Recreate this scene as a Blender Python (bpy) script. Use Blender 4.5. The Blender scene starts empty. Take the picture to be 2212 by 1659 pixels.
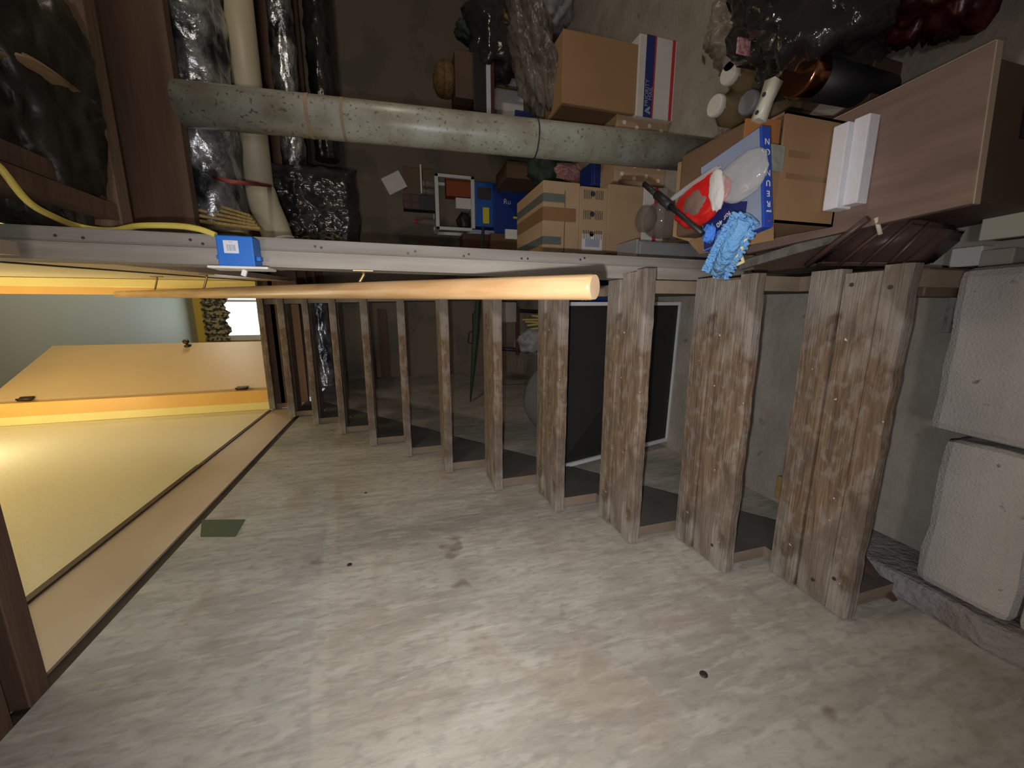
import bpy, bmesh, math, random
from mathutils import Vector, Matrix, noise
random.seed(7)
SC = bpy.context.scene
COL = SC.collection
# ---------------------------------------------------------------- camera
FPX = 831.0
CU, CV = 1106.0, 829.5
_Y = Vector((857-CU, 671-CV, FPX)).normalized()
_Z = -Vector((3970-CU, 665-CV, FPX)).normalized()
_Z = (_Z - _Y*_Z.dot(_Y)).normalized()
_X = _Y.cross(_Z)
RW = Matrix((_X, _Y, _Z))            # image axes (right, down, forward) -> world
EYE = Vector((0, 0, 1.5))
cam = bpy.data.cameras.new('camera'); camo = bpy.data.objects.new('camera', cam); COL.objects.link(camo)
cam.sensor_width = 36; cam.sensor_fit = 'HORIZONTAL'; cam.lens = FPX/2212*36; cam.clip_start = .02
r_, u_, b_ = RW @ Vector((1,0,0)), RW @ Vector((0,-1,0)), RW @ Vector((0,0,-1))
camo.matrix_world = Matrix(((r_.x,u_.x,b_.x,EYE.x),(r_.y,u_.y,b_.y,EYE.y),(r_.z,u_.z,b_.z,EYE.z),(0,0,0,1)))
SC.camera = camo
def ray(px, py): return RW @ Vector((px-CU, py-CV, FPX))
def on_x(px, py, x): d = ray(px,py); return EYE + d*(x/d.x)
def on_y(px, py, y): d = ray(px,py); return EYE + d*(y/d.y)
def on_z(px, py, z): d = ray(px,py); return EYE + d*((z-EYE.z)/d.z)
# ---------------------------------------------------------------- world, lights, exposure
w = bpy.data.worlds.new('daylight'); SC.world = w; w.use_nodes = True
w.node_tree.nodes['Background'].inputs[0].default_value = (.72, .88, 1, 1)
w.node_tree.nodes['Background'].inputs[1].default_value = 3.0
SC.view_settings.view_transform = 'Standard'; SC.view_settings.look = 'None'
SC.view_settings.gamma = 1; SC.view_settings.exposure = 0.32; SC.view_settings.use_curve_mapping = False
def light(name, kind, loc, energy, color=(1,1,1), size=.05, target=None, spot=None):
    l = bpy.data.lights.new(name, kind); l.energy = energy; l.color = color
    if kind == 'AREA': l.size = size
    else: l.shadow_soft_size = size
    if spot: l.spot_size = spot; l.spot_blend = 1.0
    o = bpy.data.objects.new(name, l); COL.objects.link(o); o.location = loc
    if target is not None:
        o.rotation_euler = (Vector(target)-Vector(loc)).to_track_quat('-Z','Y').to_euler()
    return o
fl = EYE + Vector((-.035, 0, .03))
light('phone_flash', 'SPOT', fl, 46, (1,.965,.93), .006, fl + RW @ Vector((0,60,830)), math.radians(128))
light('basement_fill', 'POINT', (-.1,-.9,2.1), 20, (1,.90,.88), .08)  # unseen fill added behind the camera to lift the basement ambient
light('basement_fill_far', 'POINT', (2.7,.9,2.0), 36, (1,.86,.68), .15)  # second added fill, out of view at right, brightens the far basement
light('stairwell_lamp', 'POINT', (-.60, 2.62, 4.0), 11, (1,.87,.60), .05)
light('hall_lamp', 'POINT', (-.2, 2.2, 4.5), 11, (1,.90,.68), .1)
light('kitchen_lamp', 'POINT', (1.3, 5.2, 3.6), 28, (1,.95,.82), .2)
light('window_light', 'AREA', (0,7.65,3.9), 6, (.85,.94,1), 1.0, (0,5,3.6))

# ---------------------------------------------------------------- materials
def nodes(name):
    m = bpy.data.materials.new(name); m.use_nodes = True
    nt = m.node_tree; bs = nt.nodes['Principled BSDF']; return m, nt, bs
def mat(name, col, rough=.7, var=None, scale=6, stretch=(1,1,1), amt=.5, metal=0, bump=.0, bscale=None, detail=5,
        spots=None, spot_scale=30, spot_at=.68, alpha=1, trans=0, emit=None, contrast=.22, spec=.5):
    m, nt, bs = nodes(name); N, L = nt.nodes, nt.links
    bs.inputs['Roughness'].default_value = rough; bs.inputs['Metallic'].default_value = metal
    bs.inputs['Specular IOR Level'].default_value = spec
    bs.inputs['Base Color'].default_value = (*col,1)
    tc = N.new('ShaderNodeTexCoord'); mp = N.new('ShaderNodeMapping'); mp.inputs['Scale'].default_value = stretch
    L.new(tc.outputs['Object'], mp.inputs['Vector'])
    out = None
    if var:
        n = N.new('ShaderNodeTexNoise'); n.inputs['Scale'].default_value = scale; n.inputs['Detail'].default_value = detail
        L.new(mp.outputs[0], n.inputs['Vector'])
        r = N.new('ShaderNodeMapRange'); r.inputs[1].default_value = .5-contrast; r.inputs[2].default_value = .5+contrast
        r.inputs[4].default_value = 2*amt if amt<=.5 else 1
        L.new(n.outputs['Fac'], r.inputs[0])
        mx = N.new('ShaderNodeMixRGB'); mx.inputs[1].default_value = (*col,1); mx.inputs[2].default_value = (*var,1)
        L.new(r.outputs[0], mx.inputs[0]); out = mx.outputs[0]
    if spots:
        n2 = N.new('ShaderNodeTexNoise'); n2.inputs['Scale'].default_value = spot_scale; n2.inputs['Detail'].default_value = 4
        L.new(mp.outputs[0], n2.inputs['Vector'])
        r2 = N.new('ShaderNodeMapRange'); r2.inputs[1].default_value = spot_at-.03; r2.inputs[2].default_value = spot_at+.05
        L.new(n2.outputs['Fac'], r2.inputs[0])
        m2 = N.new('ShaderNodeMixRGB'); m2.inputs[1].default_value = (*col,1); m2.inputs[2].default_value = (*spots,1)
        if out: L.new(out, m2.inputs[1])
        L.new(r2.outputs[0], m2.inputs[0]); out = m2.outputs[0]
    if out: L.new(out, bs.inputs['Base Color'])
    if bump:
        n3 = N.new('ShaderNodeTexNoise'); n3.inputs['Scale'].default_value = bscale or scale*3; n3.inputs['Detail'].default_value = 6
        L.new(mp.outputs[0], n3.inputs['Vector'])
        bp = N.new('ShaderNodeBump'); bp.inputs['Strength'].default_value = bump; bp.inputs['Distance'].default_value = .02
        L.new(n3.outputs['Fac'], bp.inputs['Height']); L.new(bp.outputs[0], bs.inputs['Normal'])
    bs.inputs['Alpha'].default_value = alpha
    bs.inputs['Transmission Weight'].default_value = trans
    if emit: bs.inputs['Emission Color'].default_value = (*emit[0],1); bs.inputs['Emission Strength'].default_value = emit[1]
    return m
M = {}
def tread_material():
    m, nt, bs = nodes('weathered tread wood'); N, L = nt.nodes, nt.links
    bs.inputs['Roughness'].default_value = .8
    tc = N.new('ShaderNodeTexCoord')
    def nz(scale, st, det=6, rot=0):
        mp = N.new('ShaderNodeMapping'); mp.inputs['Scale'].default_value = st; L.new(tc.outputs['Object'], mp.inputs[0])
        n = N.new('ShaderNodeTexNoise'); n.inputs['Scale'].default_value = scale; n.inputs['Detail'].default_value = det
        n.inputs['Distortion'].default_value = rot
        L.new(mp.outputs[0], n.inputs['Vector']); return n.outputs['Fac']
    def rng(f, a, b, c=0, d=1):
        r = N.new('ShaderNodeMapRange'); r.inputs[1].default_value=a; r.inputs[2].default_value=b; r.inputs[3].default_value=c; r.inputs[4].default_value=d
        L.new(f, r.inputs[0]); return r.outputs[0]
    def mix(f, a, b, mode='MIX'):
        x = N.new('ShaderNodeMixRGB'); x.blend_type = mode
        for i, v in ((1,a),(2,b)):
            if isinstance(v, tuple): x.inputs[i].default_value = (*v,1)
            else: L.new(v, x.inputs[i])
        if isinstance(f, float): x.inputs[0].default_value = f
        else: L.new(f, x.inputs[0])
        return x.outputs[0]
    # foot-worn middle: raw brown wood; ends keep a dusty grey film
    sp = N.new('ShaderNodeSeparateXYZ'); L.new(tc.outputs['Object'], sp.inputs[0])
    ab = N.new('ShaderNodeMath'); ab.operation = 'ABSOLUTE'; L.new(sp.outputs[0], ab.inputs[0])
    ad = N.new('ShaderNodeMath'); ad.operation = 'ADD'; L.new(ab.outputs[0], ad.inputs[0])
    L.new(rng(nz(5,(1,2,1)),.3,.7,-.16,.16), ad.inputs[1])
    worn = rng(ad.outputs[0], .20, .40)
    base = mix(rng(nz(14,(.35,4,4),8,1.5),.35,.65), (.095,.062,.038), (.205,.14,.09))
    film = mix(rng(nz(9,(1,2,2)),.3,.7), (.19,.165,.145), (.30,.265,.235))
    c = mix(worn, base, film)
    c = mix(rng(nz(26,(.25,6,6),6,1),.55,.68,0,.65), c, (.11,.065,.035))
    c = mix(rng(nz(7,(1,1.5,1),6),.60,.66,0,.8), c, (.075,.045,.028))
    c = mix(rng(nz(22,(1,1.6,1),8,.6),.5,.62,0,.45), c, (.26,.235,.215))
    c = mix(rng(nz(4,(1,2,1),8,1.2),.50,.60,0,.6), c, (.095,.068,.048))
    c = mix(rng(nz(60,(1,1,1),2),.745,.77,0,.9), c, (.62,.60,.54))
    L.new(c, bs.inputs['Base Color'])
    bp = N.new('ShaderNodeBump'); bp.inputs['Strength'].default_value = .55; bp.inputs['Distance'].default_value = .012
    L.new(nz(30,(.2,5,5),8,1), bp.inputs['Height']); L.new(bp.outputs[0], bs.inputs['Normal'])
    return m
def wall_material():
    m, nt, bs = nodes('whitewashed form boards'); N, L = nt.nodes, nt.links
    bs.inputs['Roughness'].default_value = .85
    tc = N.new('ShaderNodeTexCoord')
    def nz(scale, st, det=6, dist=0):
        mp = N.new('ShaderNodeMapping'); mp.inputs['Scale'].default_value = st; L.new(tc.outputs['Object'], mp.inputs[0])
        n = N.new('ShaderNodeTexNoise'); n.inputs['Scale'].default_value = scale; n.inputs['Detail'].default_value = det; n.inputs['Distortion'].default_value = dist
        L.new(mp.outputs[0], n.inputs['Vector']); return n.outputs['Fac']
    def rng(f, a, b, c=0, d=1):
        r = N.new('ShaderNodeMapRange'); r.inputs[1].default_value=a; r.inputs[2].default_value=b; r.inputs[3].default_value=c; r.inputs[4].default_value=d
        L.new(f, r.inputs[0]); return r.outputs[0]
    def mix(f, a, b):
        x = N.new('ShaderNodeMixRGB')
        for i, v in ((1,a),(2,b)):
            if isinstance(v, tuple): x.inputs[i].default_value = (*v,1)
            else: L.new(v, x.inputs[i])
        if isinstance(f, float): x.inputs[0].default_value = f
        else: L.new(f, x.inputs[0])
        return x.outputs[0]
    def math_(op, a, b):
        x = N.new('ShaderNodeMath'); x.operation = op
        for i, v in ((0,a),(1,b)):
            if isinstance(v,(int,float)): x.inputs[i].default_value = v
            else: L.new(v, x.inputs[i])
        return x.outputs[0]
    sp = N.new('ShaderNodeSeparateXYZ'); L.new(tc.outputs['Object'], sp.inputs[0])
    # a sloping colour edge: bluish grey above it, tan below, a pale strip along it
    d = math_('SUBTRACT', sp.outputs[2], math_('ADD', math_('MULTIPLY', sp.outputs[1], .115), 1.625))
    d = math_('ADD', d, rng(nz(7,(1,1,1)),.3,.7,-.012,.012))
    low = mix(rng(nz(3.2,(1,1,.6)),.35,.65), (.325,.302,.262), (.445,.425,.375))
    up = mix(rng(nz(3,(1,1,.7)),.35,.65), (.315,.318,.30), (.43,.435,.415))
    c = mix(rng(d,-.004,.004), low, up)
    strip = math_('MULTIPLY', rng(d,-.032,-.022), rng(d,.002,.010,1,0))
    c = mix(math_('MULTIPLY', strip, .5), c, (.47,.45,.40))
    c = mix(rng(nz(22,(1,1,.16),9,.5),.48,.62,0,.38), c, (.235,.215,.19))       # upright grain
    c = mix(rng(nz(40,(1,1,.25),6,.5),.53,.62,0,.45), c, (.50,.48,.44))
    c = mix(rng(nz(5,(1,1.2,.8),9,1.2),.52,.64,0,.42), c, (.48,.46,.42))
    c = mix(rng(nz(2.3,(1,1,1.6),8,1),.55,.68,0,.45), c, (.28,.215,.155))
    c = mix(rng(nz(55,(1,1,.5),7,.2),.50,.66,0,.42), c, (.23,.215,.19))
    c = mix(rng(nz(6,(1,1,.8),3),.69,.73,0,.7), c, (.16,.12,.10))
    L.new(c, bs.inputs['Base Color'])
    bp = N.new('ShaderNodeBump'); bp.inputs['Strength'].default_value = .35; bp.inputs['Distance'].default_value = .015
    L.new(nz(22,(1,1,.3),8,.4), bp.inputs['Height']); L.new(bp.outputs[0], bs.inputs['Normal'])
    return m
M['tread'] = tread_material()
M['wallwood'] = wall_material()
M['blackgap'] = mat('dark sill gap', (.035,.025,.02), .9, (.06,.045,.035), 12)
M['fascia'] = mat('pinkish painted fascia', (.55,.45,.36), .38, (.50,.41,.33), 3, amt=.4)
M['creamwall'] = mat('cream wall paint', (.76,.70,.50), .38, (.72,.66,.46), 2, amt=.4, bump=.04, bscale=60)
M['yellowtrim'] = mat('yellow gloss trim', (.86,.72,.30), .3, (.80,.66,.26), 4)
M['orangetrim'] = mat('orange jamb paint', (.80,.47,.12), .4, (.74,.42,.11), 4)
M['doorpaint'] = mat('tan door paint', (.68,.50,.27), .45, (.64,.46,.25), 3)
M['kitceil'] = mat('grey green ceiling paint', (.47,.50,.41), .6, (.46,.50,.42), 1.5)
M['yellowwall'] = mat('yellow kitchen wall', (.78,.56,.10), .6, (.72,.52,.10), 2)
M['white'] = mat('white paint', (.75,.75,.73), .5, (.68,.68,.67), 8)
M['concrete'] = mat('dusty concrete', (.37,.345,.31), .9, (.25,.225,.195), 5, bump=.25, bscale=40, spots=(.11,.09,.08), spot_scale=14, spot_at=.70)
M['backwall'] = mat('mottled foundation wall', (.20,.17,.135), .92, (.225,.185,.14), 1.1, bump=.2, bscale=30, spots=(.155,.14,.115), spot_scale=2.2, spot_at=.56)
M['block'] = mat('concrete block', (.36,.345,.33), .95, (.45,.43,.415), 5, bump=.35, bscale=190, spots=(.16,.14,.14), spot_scale=40, spot_at=.70)
M['curb'] = mat('rough mortar curb', (.28,.27,.28), .95, (.20,.18,.17), 9, bump=.7, bscale=60)
M['joist'] = mat('old brown joist wood', (.105,.060,.045), .85, (.15,.09,.06), 8, (.25,2,2), bump=.2)
M['joistlight'] = mat('tan joist edge', (.20,.13,.085), .85, (.16,.10,.065), 8, (.25,2,2), bump=.2)
M['subfloor'] = mat('dark subfloor boards', (.055,.035,.028), .9, (.03,.02,.016), 5, (.5,3,1))
M['postwood'] = mat('grey stud wood', (.255,.235,.215), .75, (.17,.15,.135), 9, (3,3,.25), bump=.15, spots=(.14,.085,.055), spot_scale=9, spot_at=.70, contrast=.15)
M['postlight'] = mat('pale stud wood', (.335,.31,.28), .7, (.24,.215,.19), 9, (3,3,.25), bump=.15, spots=(.2,.12,.08), spot_scale=7, spot_at=.72, contrast=.15)
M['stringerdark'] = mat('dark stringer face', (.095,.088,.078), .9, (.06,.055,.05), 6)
M['stringer'] = mat('stringer wood', (.235,.185,.14), .85, (.16,.12,.085), 8, (2,.6,.6), bump=.2)
M['railwood'] = mat('varnished pine', (.54,.355,.19), .32, (.42,.245,.11), 6, (6,.7,.7), bump=.02, contrast=.14)
M['railend'] = mat('sawn pine end', (.60,.43,.28), .6, (.54,.37,.23), 40)
M['brass'] = mat('dull brass', (.42,.30,.14), .4, metal=.8)
M['pvc'] = mat('dirty grey pvc', (.36,.38,.33), .38, (.25,.24,.185), 9, spots=(.15,.125,.09), spot_scale=70, spot_at=.63, bump=.03, contrast=.14)
M['pvctan'] = mat('yellowed pvc', (.46,.42,.31), .5, (.38,.34,.25), 5)
M['rust'] = mat('brown pipe stain', (.24,.15,.10), .7, (.34,.24,.16), 12)
M['foil'] = mat('crinkled foil wrap', (.62,.66,.72), .30, (.10,.11,.13), 7, metal=.85, bump=1.0, bscale=13, contrast=.08)
M['darkplastic'] = mat('black poly sheeting', (.022,.022,.024), .2, (.05,.05,.055), 6, bump=.7, bscale=9, spec=.9)
M['duckcover'] = mat('dull dark duct cover', (.018,.019,.017), .42, (.04,.035,.025), 7, bump=.8, bscale=6)
M['tape'] = mat('tan duct tape', (.26,.17,.09), .6, (.20,.13,.07), 9)
M['fiber'] = mat('yellow fibre insulation', (.60,.43,.16), .95, (.42,.28,.10), 14, (.6,4,4), bump=.6)
M['cable'] = mat('yellow cable sheath', (.72,.60,.13), .5, (.62,.50,.10), 20)
M['redstrap'] = mat('red pipe strap', (.30,.06,.05), .6)
M['bluebox'] = mat('blue electrical plastic', (.01,.16,.62), .45, (.01,.13,.55), 10)
M['label'] = mat('white label', (.66,.68,.76), .6)
M['ink'] = mat('dark ink', (.03,.03,.04), .7)
M['greyink'] = mat('grey ink', (.30,.33,.42), .7)
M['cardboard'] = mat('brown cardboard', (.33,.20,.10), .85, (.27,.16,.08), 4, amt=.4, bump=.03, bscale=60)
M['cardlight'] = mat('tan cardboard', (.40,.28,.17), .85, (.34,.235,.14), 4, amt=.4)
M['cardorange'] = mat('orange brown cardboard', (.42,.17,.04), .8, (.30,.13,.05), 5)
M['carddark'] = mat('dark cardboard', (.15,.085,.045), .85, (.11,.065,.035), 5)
M['packtape'] = mat('brown packing tape', (.21,.12,.055), .35, (.25,.15,.07), 7)
M['tealtape'] = mat('grey green tape', (.12,.14,.12), .5, (.09,.11,.10), 10)
M['navytape'] = mat('navy marker', (.08,.09,.16), .7)
M['paper'] = mat('off-white paper', (.62,.61,.60), .75, (.55,.54,.53), 10)
M['greypaper'] = mat('greyish paper', (.36,.34,.30), .8, (.30,.28,.25), 8)
M['redstripe'] = mat('red print', (.50,.03,.04), .6)
M['navy'] = mat('navy print', (.015,.03,.16), .6)
M['bluetote'] = mat('blue plastic tote', (.012,.04,.26), .4, (.01,.035,.22), 5)
M['brightblue'] = mat('bright blue plastic', (.01,.10,.42), .45, (.01,.08,.34), 6)
M['yellowtag'] = mat('yellow sticker', (.62,.52,.03), .6)
M['styro'] = mat('white styrofoam', (.80,.82,.88), .8, (.74,.76,.83), 30, bump=.1)
M['tablewood'] = mat('taupe wood laminate', (.27,.19,.155), .55, (.20,.135,.115), 7, (4,.5,1), bump=.05, contrast=.16)
M['tableedge'] = mat('pale worn edge', (.42,.33,.24), .7)
M['darkwood'] = mat('dark brown wood', (.065,.038,.028), .6, (.10,.06,.04), 5)
M['redwood'] = mat('dark red wood', (.08,.02,.018), .5, (.05,.014,.012), 6)
M['gameblue'] = mat('game box blue', (.02,.07,.42), .5)
M['gamesky'] = mat('game box pale blue', (.22,.27,.40), .5, (.30,.34,.46), 4)
M['gamenavy'] = mat('game cover navy', (.012,.02,.13), .5)
M['textwhite'] = mat('white lettering', (.72,.76,.86), .6)
M['red'] = mat('red snack film', (.62,.015,.012), .35, (.50,.01,.01), 7, bump=.2, bscale=16)
M['orange'] = mat('orange film', (.70,.12,.03), .35)
M['choco'] = mat('chocolate picture', (.13,.075,.055), .5, (.26,.17,.15), 14)
M['clear'] = mat('clear plastic film', (.60,.61,.63), .15, alpha=.42, bump=.25, bscale=10)
M['clearhaze'] = mat('hazy plastic bag', (.36,.31,.27), .3, (.26,.22,.19), 5, alpha=.55, bump=.8, bscale=12)
M['bagfilm'] = mat('cloudy bag film', (.22,.19,.17), .25, (.12,.105,.09), 5, alpha=.6, bump=1.0, bscale=14)
M['jar'] = mat('brownish clear jar', (.26,.22,.20), .07, (.17,.145,.13), 8, alpha=.5)
M['amberjar'] = mat('amber clear jar', (.27,.20,.11), .09, (.13,.09,.05), 7, alpha=.85)
M['lidwhite'] = mat('white lid', (.64,.62,.60), .5)
M['mopblue'] = mat('blue microfibre', (.12,.34,.72), .95, (.20,.44,.80), 24, bump=.9, bscale=70)
M['mopdeep'] = mat('bright blue rope', (.05,.19,.72), .8, (.07,.25,.80), 30, bump=.5, bscale=60)
M['mopyellow'] = mat('pale yellow plastic', (.62,.56,.24), .5, (.66,.62,.38), 9)
M['blackrubber'] = mat('black rubber', (.012,.012,.016), .5)
M['binbag'] = mat('black bin bag', (.022,.021,.024), .12, (.04,.035,.035), 5, bump=1.0, bscale=7)
M['redbag'] = mat('dark red bag', (.05,.003,.006), .32, (.02,.003,.004), 4, bump=.8, bscale=6)
M['copper'] = mat('copper cup', (.62,.30,.17), .16, metal=1)
M['vinyl'] = mat('brown vinyl', (.062,.034,.034), .42, (.085,.05,.046), 9, bump=.1)
M['brownleather'] = mat('mid brown cloth', (.10,.068,.045), .8, (.14,.095,.06), 6)
M['lidplastic'] = mat('off-white plastic', (.60,.60,.50), .4)
M['greyplastic'] = mat('grey plastic', (.20,.20,.21), .55, (.25,.25,.27), 7)
M['darkscreen'] = mat('black screen mesh', (.014,.014,.015), .6, (.02,.02,.02), 300, alpha=.93)
M['whiteframe'] = mat('white enamel frame', (.55,.58,.60), .5)
M['wicker'] = mat('brown wicker', (.22,.13,.04), .7, (.10,.06,.02), 30, bump=.6)
M['brick'] = mat('rust red card', (.25,.055,.015), .8, (.20,.045,.012), 5)
M['greenbag'] = mat('dark green cloth', (.012,.03,.02), .7, (.03,.055,.035), 6)
M['palegreen'] = mat('pale grey green cloth', (.20,.23,.18), .8, (.28,.30,.25), 10, bump=.5)
M['gold'] = mat('dull gold wrap', (.22,.17,.06), .35, (.12,.09,.03), 16, bump=.8)
M['pinkred'] = mat('faded red print', (.42,.14,.15), .7, (.60,.38,.38), 70, contrast=.05)
M['corn'] = mat('pale yellow sticks', (.60,.50,.18), .6, (.50,.40,.13), 20)
M['greybag'] = mat('grey white plastic bag', (.36,.36,.37), .4, (.28,.28,.30), 7, bump=.7)
M['greycloth'] = mat('grey fabric seat', (.11,.105,.095), .95, (.13,.125,.11), 20)
M['stick'] = mat('split kindling', (.42,.29,.11), .8, (.28,.18,.07), 12, (3,3,3))
M['leaf'] = mat('green leaf', (.03,.09,.025), .7)
M['glassgreen'] = mat('green tin', (.05,.09,.06), .5)
M['valance'] = mat('patterned valance cloth', (.52,.42,.24), .9, (.05,.05,.055), 22, contrast=.05, bump=.1)
M['glass'] = mat('window glass', (.9,.95,1), .05, trans=1, alpha=.25)
M['hinge'] = mat('bronze hinge', (.07,.045,.03), .4, metal=.6)
M['nail'] = mat('nail head', (.05,.045,.04), .5, metal=.5)

# ---------------------------------------------------------------- mesh builder
class MB:
    def __init__(s): s.bm = bmesh.new()
    def _add(s, bm2, mtx):
        me = bpy.data.meshes.new('t'); bm2.to_mesh(me); bm2.free(); me.transform(mtx); s.bm.from_mesh(me); bpy.data.meshes.remove(me); return s
    def box(s, c, d, rot=None, bev=0, seg=2):
        b = bmesh.new(); bmesh.ops.create_cube(b, size=1); bmesh.ops.scale(b, vec=d, verts=b.verts)
        if bev: bmesh.ops.bevel(b, geom=b.edges[:], offset=bev, segments=seg, affect='EDGES', profile=.5)
        m = Matrix.Translation(c)
        if rot is not None: m = m @ (rot.to_4x4() if isinstance(rot, Matrix) else Matrix.Rotation(rot,4,'Z'))
        return s._add(b, m)
    def bb(s, a, b_, bev=0):        # box from two corners
        c = [(p+q)/2 for p,q in zip(a,b_)]; d = [abs(q-p) for p,q in zip(a,b_)]
        return s.box(c, d, None, bev)
    def tube(s, pts, r, seg=14, cap=True):
        pts = [Vector(p) for p in pts]; rs = r if isinstance(r,(list,tuple)) else [r]*len(pts)
        rings = []; up = None
        for i, p in enumerate(pts):
            t = (pts[min(i+1,len(pts)-1)]-pts[max(i-1,0)]).normalized()
            if up is None: up = t.orthogonal().normalized()
            up = (up - t*up.dot(t)).normalized(); w_ = t.cross(up)
            rings.append([s.bm.verts.new(p+(up*math.cos(a)+w_*math.sin(a))*rs[i]) for a in [2*math.pi*k/seg for k in range(seg)]])
        for a, b in zip(rings, rings[1:]):
            for k in range(seg): s.bm.faces.new((a[k],a[(k+1)%seg],b[(k+1)%seg],b[k])).smooth = True
        if cap: s.bm.faces.new(rings[0][::-1]); s.bm.faces.new(rings[-1])
        return s
    def lathe(s, prof, c=(0,0,0), seg=28, axis=None):
        q = Vector((0,0,1)).rotation_difference(Vector(axis)) if axis is not None else None
        rings = []
        for r, z in prof:
            ring = []
            for k in range(seg):
                v = Vector((r*math.cos(2*math.pi*k/seg), r*math.sin(2*math.pi*k/seg), z))
                if q: v = q @ v
                ring.append(s.bm.verts.new(Vector(c)+v))
            rings.append(ring)
        for a, b in zip(rings, rings[1:]):
            for k in range(seg): s.bm.faces.new((a[k],a[(k+1)%seg],b[(k+1)%seg],b[k])).smooth = True
        s.bm.faces.new(rings[0][::-1]); s.bm.faces.new(rings[-1])
        return s
    def prism(s, poly, vec):        # planar polygon extruded along vec
        vec = Vector(vec); a = [s.bm.verts.new(Vector(p)) for p in poly]; b = [s.bm.verts.new(Vector(p)+vec) for p in poly]
        n = len(a)
        s.bm.faces.new(a[::-1]); s.bm.faces.new(b)
        for k in range(n): s.bm.faces.new((a[k],a[(k+1)%n],b[(k+1)%n],b[k]))
        bmesh.ops.recalc_face_normals(s.bm, faces=s.bm.faces[:]); return s
    def blob(s, c, r, amp=.2, fr=2.0, seed=0, sub=4, flat=None, rot=None, sharp=False):
        b = bmesh.new(); bmesh.ops.create_icosphere(b, subdivisions=sub, radius=1)
        for v in b.verts:
            n = v.co.normalized(); k = noise.noise(n*fr+Vector((seed*3.1,seed*1.7,seed)))
            k2 = noise.noise(n*fr*2.7+Vector((seed,seed*2.3,9)))
            if sharp: k2 = .5-abs(k2)*2
            v.co = n*(1+amp*k+amp*.6*k2)
            v.co = Vector((v.co.x*r[0], v.co.y*r[1], v.co.z*r[2]))
        for f in b.faces: f.smooth = True
        m = Matrix.Translation(c)
        if rot is not None: m = m @ rot.to_4x4()
        s._add(b, m)
        if flat is not None:
            for v in s.bm.verts:
                if v.co.z < flat: v.co.z = flat
        return s
    def build(s, name, material, parent=None, loc=None, smooth=False):
        me = bpy.data.meshes.new(name); s.bm.to_mesh(me); s.bm.free()
        if smooth:
            for p in me.polygons: p.use_smooth = True
        o = bpy.data.objects.new(name, me); COL.objects.link(o); me.materials.append(M[material] if isinstance(material,str) else material)
        if parent: o.parent = parent
        if loc is not None: o.location = loc
        return o
def tag(o, label=None, cat=None, group=None, kind=None):
    if label: o['label'] = label
    if cat: o['category'] = cat
    if group: o['group'] = group
    if kind: o['kind'] = kind
    return o
def thing(name, label, cat, loc=(0,0,0), rz=0, group=None):
    o = bpy.data.objects.new(name, None); COL.objects.link(o); o.location = loc; o.rotation_euler = (0,0,rz); o.empty_display_size = .05
    return tag(o, label, cat, group)
def struct(name, mb, m, label=None): return tag(mb.build(name, m), label, None, None, 'structure')
def text(body, name, size, origin, xdir, ydir, m, parent, off=.0012, align='CENTER'):
    cu = bpy.data.curves.new('t', 'FONT'); cu.body = body; cu.size = size; cu.align_x = align; cu.align_y = 'CENTER'; cu.extrude = .0004
    to = bpy.data.objects.new('t', cu); COL.objects.link(to)
    dg = bpy.context.evaluated_depsgraph_get(); me = bpy.data.meshes.new_from_object(to.evaluated_get(dg))
    bpy.data.objects.remove(to); bpy.data.curves.remove(cu)
    x, y = Vector(xdir).normalized(), Vector(ydir).normalized(); z = x.cross(y)
    p = Vector(origin)+z*off
    me.transform(Matrix(((x.x,y.x,z.x,p.x),(x.y,y.y,z.y,p.y),(x.z,y.z,z.z,p.z),(0,0,0,1))))
    me.materials.clear(); me.materials.append(M[m]); o = bpy.data.objects.new(name, me); COL.objects.link(o)
    if parent: o.parent = parent
    return o
# ================================================================ SETTING
XW = -.80                      # left wall face
ZJ = 2.265                     # underside of joists / top of the board wall
ZF = 2.54                      # kitchen floor
YB = 4.9                       # back wall
struct('floor', MB().bb((-1.0,-2.2,-.12),(4.6,5.1,0)), 'concrete', 'dusty grey concrete basement floor')
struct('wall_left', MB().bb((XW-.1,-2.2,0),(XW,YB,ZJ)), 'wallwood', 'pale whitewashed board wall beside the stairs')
struct('wall_back', MB().bb((XW-.1,YB,0),(4.6,YB+.15,ZF)), 'backwall', 'dark mottled foundation wall behind the stairs')
struct('wall_right', MB().bb((4.5,-2.2,0),(4.6,YB,ZF)), 'backwall')
struct('wall_near', MB().bb((-1.0,-2.3,0),(4.6,-2.2,ZF)), 'backwall')
struct('trim_1', MB().bb((XW-.1,-2.2,ZJ),(XW-.012,3.6,2.306)), 'blackgap', 'black gap above the board wall')
struct('trim_2', MB().bb((XW-.1,.96,2.306),(XW-.004,3.56,2.533)), 'fascia', 'pinkish fascia board along the stairwell edge')
def rx(y): return .121+(y-1.13)*.046
y0,y1 = 1.10,3.55
mb = MB(); mb.prism([(rx(y0),y0,2.306),(rx(y1),y1,2.306),(rx(y1)+.03,y1,2.306),(rx(y0)+.03,y0,2.306)], (0,0,.227))
struct('trim_3', mb, 'fascia', 'tan fascia board on the open side of the stairwell')
mb = MB(); mb.prism([(rx(y0)-.004,y0,2.533),(rx(y1)-.004,y1,2.533),(rx(y1)+.03,y1,2.533),(rx(y0)+.03,y0,2.533)], (0,0,.028))
struct('trim_4', mb, 'blackgap')
mb = MB(); mb.bb((XW-.1,1.25,2.533),(XW+.004,2.3,2.556)); mb.bb((XW-.1,2.3,2.533),(XW+.002,3.5,2.543))
struct('trim_5', mb, 'darkwood', 'thin brown edge strip under the cream wall')
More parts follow.
